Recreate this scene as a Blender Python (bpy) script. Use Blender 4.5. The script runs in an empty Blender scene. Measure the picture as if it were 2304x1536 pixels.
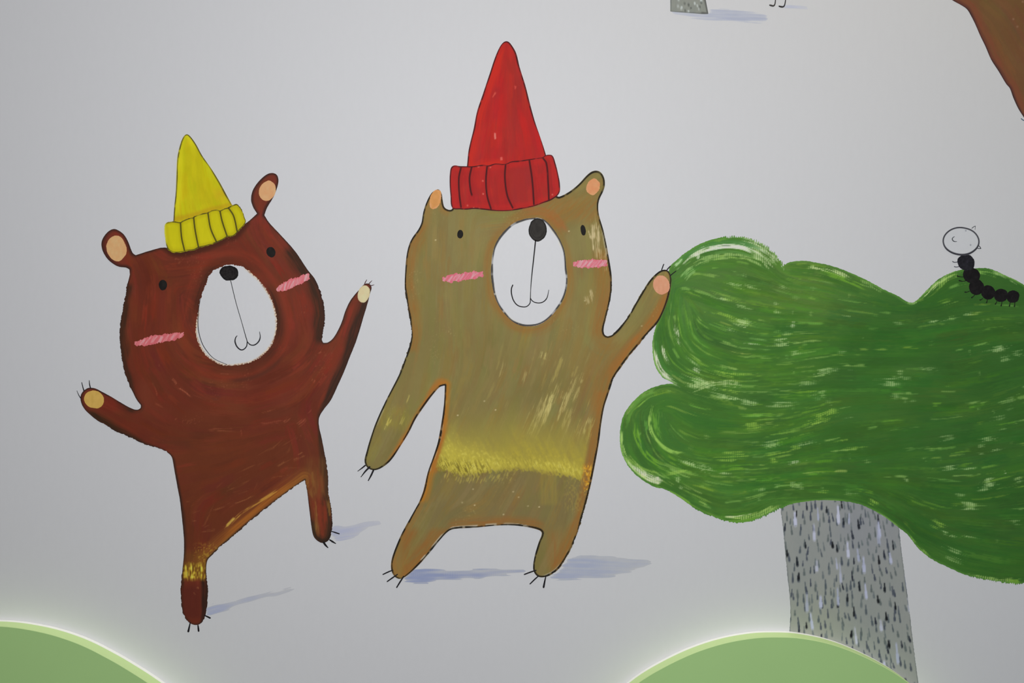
import bpy, math, random
import numpy as np
from mathutils import Vector

# ------------------------------------------------------------------ frame of the mural
# mural coordinates (u to the right, v down) are millimetres on the wall, u=1152, v=768 at the mural's centre
MM = 0.001
ZC = 1.318                      # height of the mural's centre above the floor
def WX(u): return (u - 1152.0) * MM
def WZ(v): return ZC - (v - 768.0) * MM

COL = bpy.context.scene.collection
RNG = np.random.default_rng(7)
random.seed(7)

FILM = 0.12                     # a layer of paint is about a tenth of a millimetre
def lin(c):
    c = np.asarray(c, dtype=np.float64) / 255.0
    return np.where(c <= 0.04045, c / 12.92, ((c + 0.055) / 1.055) ** 2.4)

# ------------------------------------------------------------------ objects
def link(o, parent=None):
    COL.objects.link(o)
    if parent is not None:
        o.parent = parent
        o.matrix_parent_inverse.identity()
    return o

def thing(name, label, cat, u, v, group=None):
    o = bpy.data.objects.new(name, None)
    o.empty_display_size = 0.05
    COL.objects.link(o)
    o.location = (WX(u), 0.0, WZ(v))
    o['label'] = label; o['category'] = cat
    if group: o['group'] = group
    return o

def tag(o, label, cat, group=None):
    o['label'] = label; o['category'] = cat
    if group: o['group'] = group
    return o

def mesh_obj(name, verts, faces, mat, parent=None, colors=None, smooth=False):
    """verts in world space; moved into the frame of the top-level ancestor."""
    org = np.zeros(3)
    p = parent
    while p is not None:
        org += np.array(p.location)
        p = p.parent
    verts = np.asarray(verts, dtype=np.float64).reshape(-1, 3)
    own = np.zeros(3)
    if parent is None:
        lo, hi = verts.min(0), verts.max(0)
        own = np.array([(lo[0] + hi[0]) / 2, 0.0, lo[2]])
    me = bpy.data.meshes.new(name)
    vl = verts - org - own
    if isinstance(faces, np.ndarray):
        loops = faces[faces >= 0].ravel()
        tot = (faces >= 0).sum(1)
    else:
        loops = np.fromiter((i for f in faces for i in f), dtype=np.int64)
        tot = np.array([len(f) for f in faces])
    me.vertices.add(len(vl)); me.vertices.foreach_set('co', vl.astype(np.float32).ravel())
    me.loops.add(len(loops)); me.loops.foreach_set('vertex_index', loops.astype(np.int32))
    st = np.concatenate([[0], np.cumsum(tot)[:-1]]).astype(np.int32)
    me.polygons.add(len(tot)); me.polygons.foreach_set('loop_start', st)
    try: me.polygons.foreach_set('loop_total', tot.astype(np.int32))
    except Exception: pass
    me.update(calc_edges=True)
    me.validate()
    me.polygons.foreach_set('use_smooth', np.zeros(len(me.polygons), dtype=bool))
    if colors is not None:
        a = me.color_attributes.new('pigment', 'FLOAT_COLOR', 'POINT')
        c = np.ones((len(vl), 4), dtype=np.float32); c[:, :3] = colors
        a.data.foreach_set('color', c.ravel())
    me.materials.append(mat)
    o = bpy.data.objects.new(name, me)
    link(o, parent)
    if parent is None: o.location = own
    return o

# ------------------------------------------------------------------ materials
def new_mat(name):
    m = bpy.data.materials.new(name); m.use_nodes = True
    nt = m.node_tree
    return m, nt, nt.nodes, nt.links, nt.nodes['Principled BSDF']

def bump_nodes(nt, bsdf, scale, stretch, strength, dist=0.0004):
    n, l = nt.nodes, nt.links
    tc = n.new('ShaderNodeTexCoord'); mp = n.new('ShaderNodeMapping')
    mp.inputs['Scale'].default_value = stretch
    no = n.new('ShaderNodeTexNoise'); no.inputs['Scale'].default_value = scale; no.inputs['Detail'].default_value = 4
    bu = n.new('ShaderNodeBump'); bu.inputs['Strength'].default_value = strength; bu.inputs['Distance'].default_value = dist
    l.new(tc.outputs['Object'], mp.inputs['Vector']); l.new(mp.outputs[0], no.inputs['Vector'])
    l.new(no.outputs['Fac'], bu.inputs['Height']); l.new(bu.outputs[0], bsdf.inputs['Normal'])
    return no

def paint_mat(name, rough=0.5, spec=0.3, scale=220, stretch=(1, 1, 0.25), bump=0.25, low=0.95):
    """brush-applied acrylic: pigment from the brush strokes, fine mottling and bristle relief from noise nodes"""
    m, nt, n, l, b = new_mat(name)
    at = n.new('ShaderNodeAttribute'); at.attribute_name = 'pigment'
    no = bump_nodes(nt, b, scale, stretch, bump)
    ra = n.new('ShaderNodeMapRange'); ra.inputs['To Min'].default_value = low; ra.inputs['To Max'].default_value = 2 - low
    l.new(no.outputs['Fac'], ra.inputs['Value'])
    mx = n.new('ShaderNodeVectorMath'); mx.operation = 'SCALE'
    l.new(at.outputs['Color'], mx.inputs[0]); l.new(ra.outputs[0], mx.inputs['Scale'])
    l.new(mx.outputs[0], b.inputs['Base Color'])
    b.inputs['Roughness'].default_value = rough
    b.inputs['Specular IOR Level'].default_value = spec
    return m

def plain_mat(name, rgb, rough=0.5, spec=0.3, var=0.06, scale=60, stretch=(1, 1, 1), bump=0.1, dist=0.0003):
    m, nt, n, l, b = new_mat(name)
    no = bump_nodes(nt, b, scale, stretch, bump, dist)
    cr = n.new('ShaderNodeValToRGB')
    cr.color_ramp.elements[0].position = 0.3; cr.color_ramp.elements[1].position = 0.7
    cr.color_ramp.elements[0].color = (*[x * (1 - var) for x in rgb], 1)
    cr.color_ramp.elements[1].color = (*[min(1, x * (1 + var)) for x in rgb], 1)
    l.new(no.outputs['Fac'], cr.inputs['Fac']); l.new(cr.outputs['Color'], b.inputs['Base Color'])
    b.inputs['Roughness'].default_value = rough
    b.inputs['Specular IOR Level'].default_value = spec
    return m

# ------------------------------------------------------------------ noise and curves
_LAT = np.random.default_rng(99).random((256, 256)).astype(np.float32)
def vnoise(x, y, seed=0):
    x = np.asarray(x, dtype=np.float64) + seed * 37.13; y = np.asarray(y, dtype=np.float64) + seed * 91.7
    xi = np.floor(x).astype(np.int64); yi = np.floor(y).astype(np.int64)
    fx = x - xi; fy = y - yi
    fx = fx * fx * (3 - 2 * fx); fy = fy * fy * (3 - 2 * fy)
    a = _LAT[yi & 255, xi & 255]; b = _LAT[yi & 255, (xi + 1) & 255]
    c = _LAT[(yi + 1) & 255, xi & 255]; d = _LAT[(yi + 1) & 255, (xi + 1) & 255]
    return (a * (1 - fx) + b * fx) * (1 - fy) + (c * (1 - fx) + d * fx) * fy

def sstep(a, b, x):
    t = np.clip((x - a) / (b - a), 0, 1)
    return t * t * (3 - 2 * t)

def spline(pts, closed=True, n=5, sharp=()):
    """Catmull-Rom through pts (centripetal-ish by even sampling)"""
    P = np.asarray(pts, dtype=np.float64)
    N = len(P); out = []
    rng = range(N) if closed else range(N - 1)
    for i in rng:
        p1, p2 = P[i], P[(i + 1) % N]
        p0 = P[(i - 1) % N] if closed or i > 0 else 2 * p1 - p2
        p3 = P[(i + 2) % N] if closed or i + 2 < N else 2 * p2 - p1
        L = max(np.linalg.norm(p2 - p1), 1e-6)
        m1 = (p2 - p0) / max(np.linalg.norm(p2 - p0), 1e-6) * L
        m2 = (p3 - p1) / max(np.linalg.norm(p3 - p1), 1e-6) * L
        if i in sharp: m1 = (p2 - p1)
        if (i + 1) % N in sharp: m2 = (p2 - p1)
        for k in range(n):
            t = k / n
            out.append((2*t**3 - 3*t**2 + 1) * p1 + (t**3 - 2*t**2 + t) * m1 + (-2*t**3 + 3*t**2) * p2 + (t**3 - t**2) * m2)
    if not closed: out.append(P[-1])
    return np.array(out)

def ellipse(cx, cy, rx, ry, tilt=0, n=40, wob=0.0, seed=0):
    t = np.linspace(0, 2 * math.pi, n, endpoint=False)
    r = 1 + wob * (vnoise(np.cos(t) * 1.6 + 5, np.sin(t) * 1.6 + 5, seed) - 0.5) * 2
    x = rx * np.cos(t) * r; y = ry * np.sin(t) * r
    a = math.radians(tilt); ca, sa = math.cos(a), math.sin(a)
    return np.stack([cx + x * ca - y * sa, cy + x * sa + y * ca], 1)

# ------------------------------------------------------------------ a patch of paint
class Patch:
    """one coat of paint: a grid of pigment plus its extent, turned into a thin relief mesh"""
    def __init__(self, u0, v0, u1, v1, step, base):
        self.step = step
        self.nx = int((u1 - u0) / step) + 1; self.ny = int((v1 - v0) / step) + 1
        self.u0, self.v0 = u0, v0
        self.U, self.V = np.meshgrid(u0 + np.arange(self.nx) * step, v0 + np.arange(self.ny) * step)
        self.rgb = np.empty((self.ny, self.nx, 3)); self.rgb[:] = base

    def win(self, lo, hi):
        i0 = max(0, int((lo[0] - self.u0) / self.step)); i1 = min(self.nx, int((hi[0] - self.u0) / self.step) + 2)
        j0 = max(0, int((lo[1] - self.v0) / self.step)); j1 = min(self.ny, int((hi[1] - self.v0) / self.step) + 2)
        return i0, i1, j0, j1

    def dist(self, P, R, closed=False, want=False):
        """distance to a polyline within R; optionally arc length and side"""
        D = np.full((self.ny, self.nx), R, dtype=np.float64)
        S = np.zeros_like(D) if want else None
        segs = len(P) if closed else len(P) - 1
        s = 0.0
        for k in range(segs):
            a, b = P[k], P[(k + 1) % len(P)]
            i0, i1, j0, j1 = self.win(np.minimum(a, b) - R, np.maximum(a, b) + R)
            ab = b - a; L2 = ab @ ab
            if L2 < 1e-12: continue
            L = math.sqrt(L2)
            if i0 < i1 and j0 < j1:
                x = self.U[j0:j1, i0:i1] - a[0]; y = self.V[j0:j1, i0:i1] - a[1]
                t = np.clip((x * ab[0] + y * ab[1]) / L2, 0, 1)
                d = np.hypot(x - t * ab[0], y - t * ab[1])
                w = D[j0:j1, i0:i1]; m = d < w
                w[m] = d[m]
                if want: S[j0:j1, i0:i1][m] = (s + t * L)[m]
            s += L
        return (D, S) if want else D

    def inside(self, P):
        I = np.zeros((self.ny, self.nx), dtype=bool)
        for k in range(len(P)):
            a, b = P[k], P[(k + 1) % len(P)]
            if a[1] == b[1]: continue
            if a[1] > b[1]: a, b = b, a
            j0 = max(0, int(math.ceil((a[1] - self.v0) / self.step))); j1 = min(self.ny - 1, int(math.ceil((b[1] - self.v0) / self.step)) - 1)
            if j1 < j0: continue
            vv = self.v0 + np.arange(j0, j1 + 1) * self.step
            xc = a[0] + (vv - a[1]) / (b[1] - a[1]) * (b[0] - a[0])
            I[j0:j1 + 1] ^= self.U[j0:j1 + 1] > xc[:, None]
        return I

    def sdf(self, P, R=45.0):
        D, S = self.dist(P, R, True, True)
        I = self.inside(P)
        return np.where(I, D, -D), S

    def mix(self, c, a):
        a = np.clip(a, 0, 1)[..., None]
        self.rgb = self.rgb * (1 - a) + np.asarray(c, dtype=np.float64) * a

    def stroke(self, pts, w, c, a=0.6, dry=0.3, seed=0, weave=0.0, taper=0.25, fine=2.2):
        """one bristle stroke of half-width w along pts"""
        P = np.asarray(pts, dtype=np.float64)
        i0, i1, j0, j1 = self.win(P.min(0) - w - 1, P.max(0) + w + 1)
        if i1 - i0 < 1 or j1 - j0 < 1: return
        X = self.U[j0:j1, i0:i1]; Y = self.V[j0:j1, i0:i1]
        D = np.full(X.shape, 1e9); S = np.zeros(X.shape); O = np.zeros(X.shape)
        s = 0.0
        for k in range(len(P) - 1):
            p = P[k]; ab = P[k + 1] - p; L2 = ab @ ab
            if L2 < 1e-9: continue
            L = math.sqrt(L2)
            x = X - p[0]; y = Y - p[1]
            t = np.clip((x * ab[0] + y * ab[1]) / L2, 0, 1)
            d = np.hypot(x - t * ab[0], y - t * ab[1])
            m = d < D
            D[m] = d[m]; S[m] = (s + t * L)[m]; O[m] = ((x * ab[1] - y * ab[0]) / L)[m]
            s += L
        tt = S / max(s, 1e-6)
        al = sstep(w + 0.8, w - 0.8, D)
        tap = np.minimum(sstep(0, taper, tt), sstep(1, 1 - taper, tt)) if taper > 0 else 1.0
        n = vnoise(O / fine, S / 26.0, seed) * 0.7 + vnoise(O / (fine * 3), S / 9.0, seed + 3) * 0.3
        th = dry + (1 - tap) * 0.35
        al = al * sstep(th - 0.14, th + 0.14, n) * (0.45 + 0.55 * tap)
        if weave > 0:
            wv = 0.5 + 0.5 * np.sin(X * (2 * math.pi / 4.6) + 2.4 * vnoise(X / 30, Y / 60, 5) * 3)
            wv = wv * 0.75 + 0.25 * vnoise(X / 2.5, Y / 5, seed + 9)
            al = al * (1 - weave + weave * sstep(0.3, 0.75, wv))
        al = np.clip(al * a, 0, 1)[..., None]
        self.rgb[j0:j1, i0:i1] = self.rgb[j0:j1, i0:i1] * (1 - al) + np.asarray(c, dtype=np.float64) * al

    def build(self, name, F, mat, parent, front, back, light):
        """marching squares on F>0; front/back are the paint film's faces in mm off the wall"""
        ny, nx = F.shape
        F = np.where(np.abs(F) < 1e-3, 1e-3, F)
        F[0, :] = F[-1, :] = -1; F[:, 0] = F[:, -1] = -1
        ins = F > 0
        vid = np.full((ny, nx), -1, dtype=np.int64); vid[ins] = np.arange(ins.sum())
        nv = int(ins.sum())
        U = [self.U[ins]]; V = [self.V[ins]]; C = [self.rgb[ins]]
        hx = ins[:, :-1] != ins[:, 1:]
        t = F[:, :-1] / (F[:, :-1] - F[:, 1:] + 1e-12)
        eh = np.full((ny, nx - 1), -1, dtype=np.int64); eh[hx] = nv + np.arange(hx.sum()); n_h = int(hx.sum())
        th = t[hx]
        U.append((self.U[:, :-1] + t * self.step)[hx]); V.append(self.V[:, :-1][hx])
        C.append(self.rgb[:, :-1][hx] * (1 - th)[:, None] + self.rgb[:, 1:][hx] * th[:, None])
        hy = ins[:-1] != ins[1:]
        t = F[:-1] / (F[:-1] - F[1:] + 1e-12)
        ev = np.full((ny - 1, nx), -1, dtype=np.int64); ev[hy] = nv + n_h + np.arange(hy.sum()); n_e = n_h + int(hy.sum())
        tv = t[hy]
        U.append(self.U[:-1][hy]); V.append((self.V[:-1] + t * self.step)[hy])
        C.append(self.rgb[:-1][hy] * (1 - tv)[:, None] + self.rgb[1:][hy] * tv[:, None])
        U = np.concatenate(U); V = np.concatenate(V); C = np.concatenate(C)
        # cells: corners a(tl) b(tr) c(br) d(bl); edges T R B L
        A, B, Cc, Dd = vid[:-1, :-1], vid[:-1, 1:], vid[1:, 1:], vid[1:, :-1]
        T, Bo = eh[:-1], eh[1:]; L, R = ev[:, :-1], ev[:, 1:]
        case = (ins[:-1, :-1] * 1 + ins[:-1, 1:] * 2 + ins[1:, 1:] * 4 + ins[1:, :-1] * 8)
        arr = dict(A=A, B=B, C=Cc, D=Dd, T=T, R=R, O=Bo, L=L)
        tab = {15: ['ABCD'], 1: ['ATL'], 2: ['BRT'], 4: ['COR'], 8: ['DLO'], 3: ['ABRL'], 6: ['TBCO'], 12: ['LRCD'], 9: ['ATOD'],
               7: ['ABCOL'], 11: ['ABROD'], 13: ['ATRCD'], 14: ['TBCDL'], 5: ['ATL', 'COR'], 10: ['BRT', 'DLO']}
        cut = {1: ['TL'], 2: ['RT'], 4: ['OR'], 8: ['LO'], 3: ['RL'], 6: ['OT'], 12: ['LR'], 9: ['TO'], 7: ['OL'], 11: ['RO'], 13: ['TR'], 14: ['LT'],
               5: ['TL', 'OR'], 10: ['RT', 'LO']}
        faces = []
        for k, polys in tab.items():
            m = case == k
            if not m.any(): continue
            for p in polys:
                f = np.full((int(m.sum()), 5), -1, dtype=np.int64)
                for q, ch in enumerate(p[::-1]): f[:, q] = arr[ch][m]
                faces.append(f)
        nb = len(U)
        rim = np.arange(nv, nb)
        for k, cs in cut.items():
            m = case == k
            if not m.any(): continue
            for p in cs:
                e0 = arr[p[0]][m]; e1 = arr[p[1]][m]
                f = np.full((len(e0), 5), -1, dtype=np.int64)
                f[:, 0] = e0; f[:, 1] = e1; f[:, 2] = e1 - nv + nb; f[:, 3] = e0 - nv + nb
                faces.append(f)
        faces = np.concatenate(faces)
        U2 = np.concatenate([U, U[rim]]); V2 = np.concatenate([V, V[rim]]); C2 = np.concatenate([C, C[rim]])
        Y = np.concatenate([np.full(nb, -front * MM * FILM), np.full(nb - nv, -back * MM * FILM)])
        verts = np.stack([WX(U2), Y, WZ(V2)], 1)
        alb = lin(np.clip(C2, 0, 255)) / np.asarray(light)
        return mesh_obj(name, verts, faces, mat, parent, np.clip(alb, 0.004, 0.9))

def blob(name, outline, color, parent, mat, front, back, light, step=1.3, rough_edge=0.0, fx=None, pad=4, mottle=10):
    """a small filled shape of paint"""
    P = np.asarray(outline)
    lo = P.min(0) - pad; hi = P.max(0) + pad
    pt = Patch(lo[0], lo[1], hi[0], hi[1], step, color)
    F, S = pt.sdf(P, 30)
    n = vnoise(pt.U / 5, pt.V / 9, 4) - 0.5
    pt.rgb += (n * mottle)[..., None]
    if fx: fx(pt, F, S)
    if rough_edge: F = F + (vnoise(S / 2.2, F / 6, 8) - 0.5) * 2 * rough_edge
    return pt.build(name, F, mat, parent, front, back, light)

def ribbon(name, lines, color, parent, mat, front, back, light):
    """thin painted lines: lines = [(points, [widths])], each a swept flat stroke with its own thickness"""
    vs, fs = [], []
    for pts, wd in lines:
        P = spline(pts, False, 6) if len(pts) > 2 else np.asarray([np.asarray(pts[0]) + (np.asarray(pts[1]) - np.asarray(pts[0])) * t for t in np.linspace(0, 1, 7)], dtype=float)
        n = len(P)
        wd = np.interp(np.linspace(0, 1, n), np.linspace(0, 1, len(wd)), wd)
        T = np.gradient(P, axis=0); T /= np.maximum(np.linalg.norm(T, axis=1), 1e-9)[:, None]
        N = np.stack([-T[:, 1], T[:, 0]], 1)
        a = P + N * wd[:, None] / 2; b = P - N * wd[:, None] / 2
        k0 = len(vs)
        for yy in (-front * MM * FILM, -back * MM * FILM):
            for q in range(n): vs.append((WX(a[q][0]), yy, WZ(a[q][1])))
            for q in range(n): vs.append((WX(b[q][0]), yy, WZ(b[q][1])))
            e0 = P[0] - T[0] * wd[0] * 0.45; e1 = P[-1] + T[-1] * wd[-1] * 0.45
            vs.append((WX(e0[0]), yy, WZ(e0[1]))); vs.append((WX(e1[0]), yy, WZ(e1[1])))
        M = 2 * n + 2
        for q in range(n - 1):
            fs.append((k0 + q, k0 + q + 1, k0 + n + q + 1, k0 + n + q))
            fs.append((k0 + q + 1, k0 + q, k0 + M + q, k0 + M + q + 1))
            fs.append((k0 + n + q, k0 + n + q + 1, k0 + M + n + q + 1, k0 + M + n + q))
        fs.append((k0, k0 + n, k0 + 2 * n)); fs.append((k0 + 2 * n - 1, k0 + n - 1, k0 + 2 * n + 1))
    vs = np.array(vs)
    c = np.tile(lin(color) / np.asarray(light), (len(vs), 1))
    return mesh_obj(name, vs, fs, mat, parent, np.clip(c, 0.004, 0.9))

# ------------------------------------------------------------------ brush-stroke fields
class Field:
    """stroke direction (degrees, v down) blended between hand-placed samples"""
    def __init__(self, pts, power=3.0):
        p = np.asarray(pts, dtype=np.float64)
        self.p = p[:, :2]; a = np.radians(p[:, 2]) * 2
        self.c, self.s, self.pw = np.cos(a), np.sin(a), power
    def at(self, u, v):
        w = 1.0 / (np.hypot(self.p[:, 0] - u, self.p[:, 1] - v) + 12.0) ** self.pw
        return math.atan2((w * self.s).sum(), (w * self.c).sum()) / 2
    def trace(self, u, v, L, step=7.0):
        half = []
        for sg in (-1, 1):
            x, y = u, v; pa = None; out = []
            for _ in range(int(max(1, L / 2 / step))):
                a = self.at(x, y)
                d = np.array([math.cos(a), math.sin(a)]) * sg
                if pa is not None and d @ pa < 0: d = -d
                pa = d
                x += d[0] * step; y += d[1] * step
                out.append((x, y))
            half.append(out)
        return np.array(half[0][::-1] + [(u, v)] + half[1])

def scatter(pt, F, field, n, cols, w, L, a, dry, weave=0.0, keep=None, margin=4, taper=0.3, fine=2.2, jit=6):
    ok = np.argwhere(F > margin)
    if not len(ok): return
    done = 0; tries = 0
    while done < n and tries < n * 12:
        tries += 1
        j, i = ok[RNG.integers(len(ok))]
        u, v = pt.U[j, i], pt.V[j, i]
        if keep is not None and RNG.random() > keep(u, v): continue
        done += 1
        P = field.trace(u, v, RNG.uniform(*L))
        c = np.array(cols[RNG.integers(len(cols))], dtype=float) + RNG.normal(0, jit, 3) * np.array([1, 0.9, 0.6])
        pt.stroke(P, RNG.uniform(*w), c, RNG.uniform(*a), RNG.uniform(*dry), int(RNG.integers(200)), weave, taper, fine)

def box_w(pt, u0, u1, v0, v1, s=25.0):
    """soft rectangular weight"""
    return (sstep(u0 - s, u0 + s, pt.U) * sstep(u1 + s, u1 - s, pt.U) * sstep(v0 - s, v0 + s, pt.V) * sstep(v1 + s, v1 - s, pt.V))

def edge(pt, F, S, c, w, a, mask=1.0, seed=0, off=0.0):
    """paint worked along the edge of a shape, uneven in width"""
    ww = w * (0.55 + 0.9 * vnoise(S / 38.0, S * 0 + 3, seed))
    al = sstep(ww, ww * 0.15, np.abs(F - off)) * (0.55 + 0.9 * vnoise(F / 2.2, S / 26.0, seed + 1))
    pt.mix(c, al * a * mask)

def outline(pt, F, S, c, w, a=0.95, seed=0, mask=1.0, off=1.0):
    ww = w * (0.45 + 0.9 * vnoise(S / 24.0, S * 0 + 7, seed))
    wob = (vnoise(S / 60.0, S * 0 + 1, seed + 4) - 0.5) * 2.0
    al = sstep(ww / 2 + 0.8, ww / 2 - 0.8, np.abs(F - off - wob)) * (0.35 + 0.65 * sstep(0.1, 0.35, vnoise(S / 9.0, S * 0 + 2, seed + 2)))
    pt.mix(c, al * a * mask)

def mottling(pt, amp, su, sv, seed):
    n = vnoise(pt.U / su, pt.V / sv, seed) * 0.6 + vnoise(pt.U / su * 2.3, pt.V / sv * 2.3, seed + 1) * 0.4 - 0.5
    pt.rgb += (n * amp)[..., None] * np.array([1.0, 0.8, 0.55])

WALL_ALBEDO = 0.80
def LT(*rgb): return lin(rgb) / WALL_ALBEDO
L_ONE = LT(191, 192, 196)
L_TWO = LT(194, 196, 202)
L_TREE = LT(180, 182, 190)
L_TRUNK = LT(172, 174, 180)
L_TOP = LT(195, 192, 185)

M_BROWN = paint_mat('brown_acrylic', .58, .09, 160, (1, 1, 0.5), 0.3)
M_KHAKI = paint_mat('khaki_acrylic', .58, .09, 160, (1.6, 1, 0.4), 0.3)
M_GREEN = paint_mat('green_acrylic', .58, .09, 160, (0.3, 1, 1.4), 0.3)
M_BARK = paint_mat('grey_acrylic', .58, .09, 160, (1.4, 1, 0.4), 0.2)
M_HAT = paint_mat('hat_acrylic', .58, .09, 160, (1.4, 1, 0.4), 0.2)
M_SMALL = paint_mat('detail_acrylic', .58, .09, 200, (1, 1, 1), 0.15)
M_INK = paint_mat('black_acrylic', .58, .09, 200, (1, 1, 1), 0.1)
M_WHITE = paint_mat('white_emulsion', 0.5, 0.3, 30, (1, 1, 0.4), 0.05, .99)
M_WASH = paint_mat('thin_blue_wash', .58, .09, 160, (0.3, 1, 1), 0.1)
INK = (30, 27, 27)

# ================================================================== brown bear with the yellow hat
B1 = [(255,515),(240,524),(229,542.5),(230,561),(240,580),(254,593),(268,600),(284,602),(291,606),(292,618),(285,645),(279,680),(274,707),(270,734),(269,760),(271,784),
 (276.5,818),(283,846),(290,864),(299,882),(307.5,899),(317,911),(316,918),(307.5,921.6),(295,918),(273,906),(250,892),(229.5,881),(215.5,874),(201.7,872),(191,876.5),(183.5,885),
 (181,895.5),(183.5,908),(191,921),(205,934.6),(221,947),(238,956),(257,967.6),(281.5,979),(307.6,991),(325,999),(347.5,1005),(365,1011),(377,1018),(385.7,1026.6),(389,1038),(394,1066),
 (400,1099),(404.5,1123),(410,1169.6),(413,1200),(414,1216),(414,1241),(413,1258),(410.3,1284),(407.7,1308.5),(406.5,1329),(407.7,1353.6),(410.3,1372.7),(415.5,1388),(424,1398.8),(434.6,1404.8),
 (446.8,1404.8),(455.5,1398),(462.4,1383),(466,1360.6),(467.6,1336),(467.6,1315),(465,1301.5),(464,1280.7),(466.8,1260),(477,1248.5),(495.4,1230),(513,1215.5),(537,1195),(547.5,1186),(585,1153),
 (622.5,1125),(653,1101.6),(686,1079),(690.5,1101.6),(694,1130),(697.5,1158),(701,1186),(706,1207),(716,1217.6),(728,1221),(740,1214),(745.6,1198),(748,1169.6),(744.4,1134),(738.6,1106),(738,1078),
 (736,1050),(730,1017),(723,982),(717.5,956),(718.6,937.5),(730,919),(744.4,900),(761.6,863.7),(775,834),(787,803),(799.6,772),(807.5,748.4),(816,719),(826,686),(833,658.6),(836,646),(830,638),(820,639),
 (810.4,649),(796.7,664.5),(787,678),(777,699.6),(769.4,723),(761.6,740.6),(750,760),(738,770),(727.4,771),(724.5,764),(728.4,737),(731,713),(729,692),(724.5,668),(716.8,645),(707,625),(692.7,607.5),
 (664,565),(633,530),(605,500),(595,484),(600.7,467.5),(614.8,444),(624,420.6),(626.5,404),(622,392.5),(610,389),(596,395),(579.6,411),(568,430),(565,449),(569,465),(578.4,480.4),(556,500),(511.6,526),
 (453,551),(406,567),(371,556.6),(338,563.6),(305,574),(298,568),(289,545),(279.5,528.5),(268,519)]
def sharp_at(P, *pts):
    A = np.asarray(P, dtype=float)
    return set(int(np.argmin(np.hypot(A[:, 0] - p[0], A[:, 1] - p[1]))) for p in pts)
bear = thing('painted_bear', 'brown painted bear in a pointed yellow hat, dancing on one leg with both paws up', 'bear', 437, 1405, 'bears painted on the wall')
MZ1 = spline([(498,600),(476,613),(462.5,640.7),(451,674),(445,707),(440,735),(442,757),(450,780),(463,799),(481,813),(504.5,822),(538,821),(571,812),(597.5,793),(615,769),(623,740),(621,707),(613,676),(595,645),(571,618.5),(546.6,601),(520,595)])
OUT1 = spline(B1, True, 4, sharp_at(B1, (292,605), (316,914), (686,1079), (726,769), (595,484), (578,480), (305,574)))
f1 = Field([(330,700,95),(300,800,80),(350,850,60),(420,880,40),(500,850,5),(620,830,-25),(680,700,80),(700,650,65),(650,560,50),(450,590,-8),(500,930,5),(600,950,-15),(450,1050,-10),(600,1050,-28),
            (520,1180,-38),(600,1120,-34),(560,1100,-32),(430,1200,88),(437,1330,90),(437,1290,90),(710,1050,80),(720,1180,86),(700,980,70),(280,930,27),(230,900,25),(790,720,-72),(740,830,-55),(260,560,60),(600,430,100)])
pt = Patch(172, 380, 845, 1414, 1.5, (102, 45, 30))
F, S = pt.sdf(OUT1)
mottling(pt, 16, 60, 90, 3)
pt.mix((96, 49, 27), 0.6 * box_w(pt, 380, 720, 930, 1250, 60))
pt.mix((118, 50, 38), 0.5 * box_w(pt, 590, 720, 480, 760, 60) + 0.45 * box_w(pt, 220, 300, 500, 610, 20) + 0.45 * box_w(pt, 560, 630, 380, 500, 20))
scatter(pt, F, f1, 420, [(86, 39, 25), (118, 50, 32), (108, 52, 29), (96, 42, 30), (104, 44, 28)], (5, 13), (50, 150), (0.15, 0.34), (0.15, 0.45), keep=lambda u, v: 1.0)
scatter(pt, F, f1, 150, [(132, 52, 36), (126, 44, 30)], (3, 8), (40, 110), (0.15, 0.35), (0.3, 0.5), keep=lambda u, v: 1.0 if v < 910 else 0.12)
# reddish arc below the muzzle
dm = pt.dist(MZ1, 60, True); im = pt.inside(MZ1); DM = np.where(im, -dm, dm)
_, SM = pt.dist(MZ1, 60, True, True)
pt.mix((132, 50, 32), 0.45 * sstep(14, 0, np.abs(DM - 26 - 6 * vnoise(SM / 50, SM * 0, 2))) * (0.3 + 0.9 * vnoise(DM / 2.5, SM / 40, 6)) * box_w(pt, 400, 700, 560, 900, 30))
pt.mix((66, 36, 25), 1.0 * sstep(24, 2, DM) * (0.45 + 0.7 * vnoise(DM / 3, SM / 30, 8)) * np.clip(box_w(pt, 415, 480, 600, 700, 20) + box_w(pt, 600, 660, 640, 830, 20) + 0.6 * box_w(pt, 460, 620, 560, 610, 10) + 0.45 * box_w(pt, 470, 600, 800, 860, 15), 0, 1))
pt.mix((74, 42, 30), 0.6 * sstep(9, 0, np.abs(DM - 34)) * box_w(pt, 520, 640, 800, 900, 20))
# darker paint worked along the right-hand edges and undersides
edge(pt, F, S, (58, 38, 27), 30, 1.0, np.clip(box_w(pt, 640, 735, 560, 770, 12) * (pt.U > 560), 0, 1), 11, 3)
edge(pt, F, S, (60, 37, 25), 20, 0.95, box_w(pt, 262, 300, 640, 930, 8), 12, 2)
edge(pt, F, S, (56, 36, 22), 32, 1.0, box_w(pt, 188, 385, 925, 1030, 8) * sstep(-6, 14, pt.V - (0.62 * pt.U + 790)), 13, 6)
edge(pt, F, S, (57, 37, 28), 30, 1.0, sstep(-4, 10, (pt.U - 776) * 0.9 + (pt.V - 760) * 0.33) * box_w(pt, 700, 850, 650, 930, 10), 14, 4)
edge(pt, F, S, (62, 42, 28), 20, 0.95, box_w(pt, 716, 760, 930, 1225, 4), 15, 2)
edge(pt, F, S, (60, 36, 26), 10, 0.7, box_w(pt, 383, 420, 1030, 1260, 6), 16, 1)
edge(pt, F, S, (48, 30, 24), 20, 0.85, box_w(pt, 452, 474, 1300, 1400, 4), 17, 5)
edge(pt, F, S, (62, 36, 24), 9, 0.7, box_w(pt, 400, 424, 1270, 1400, 6), 18, 1)
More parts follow.
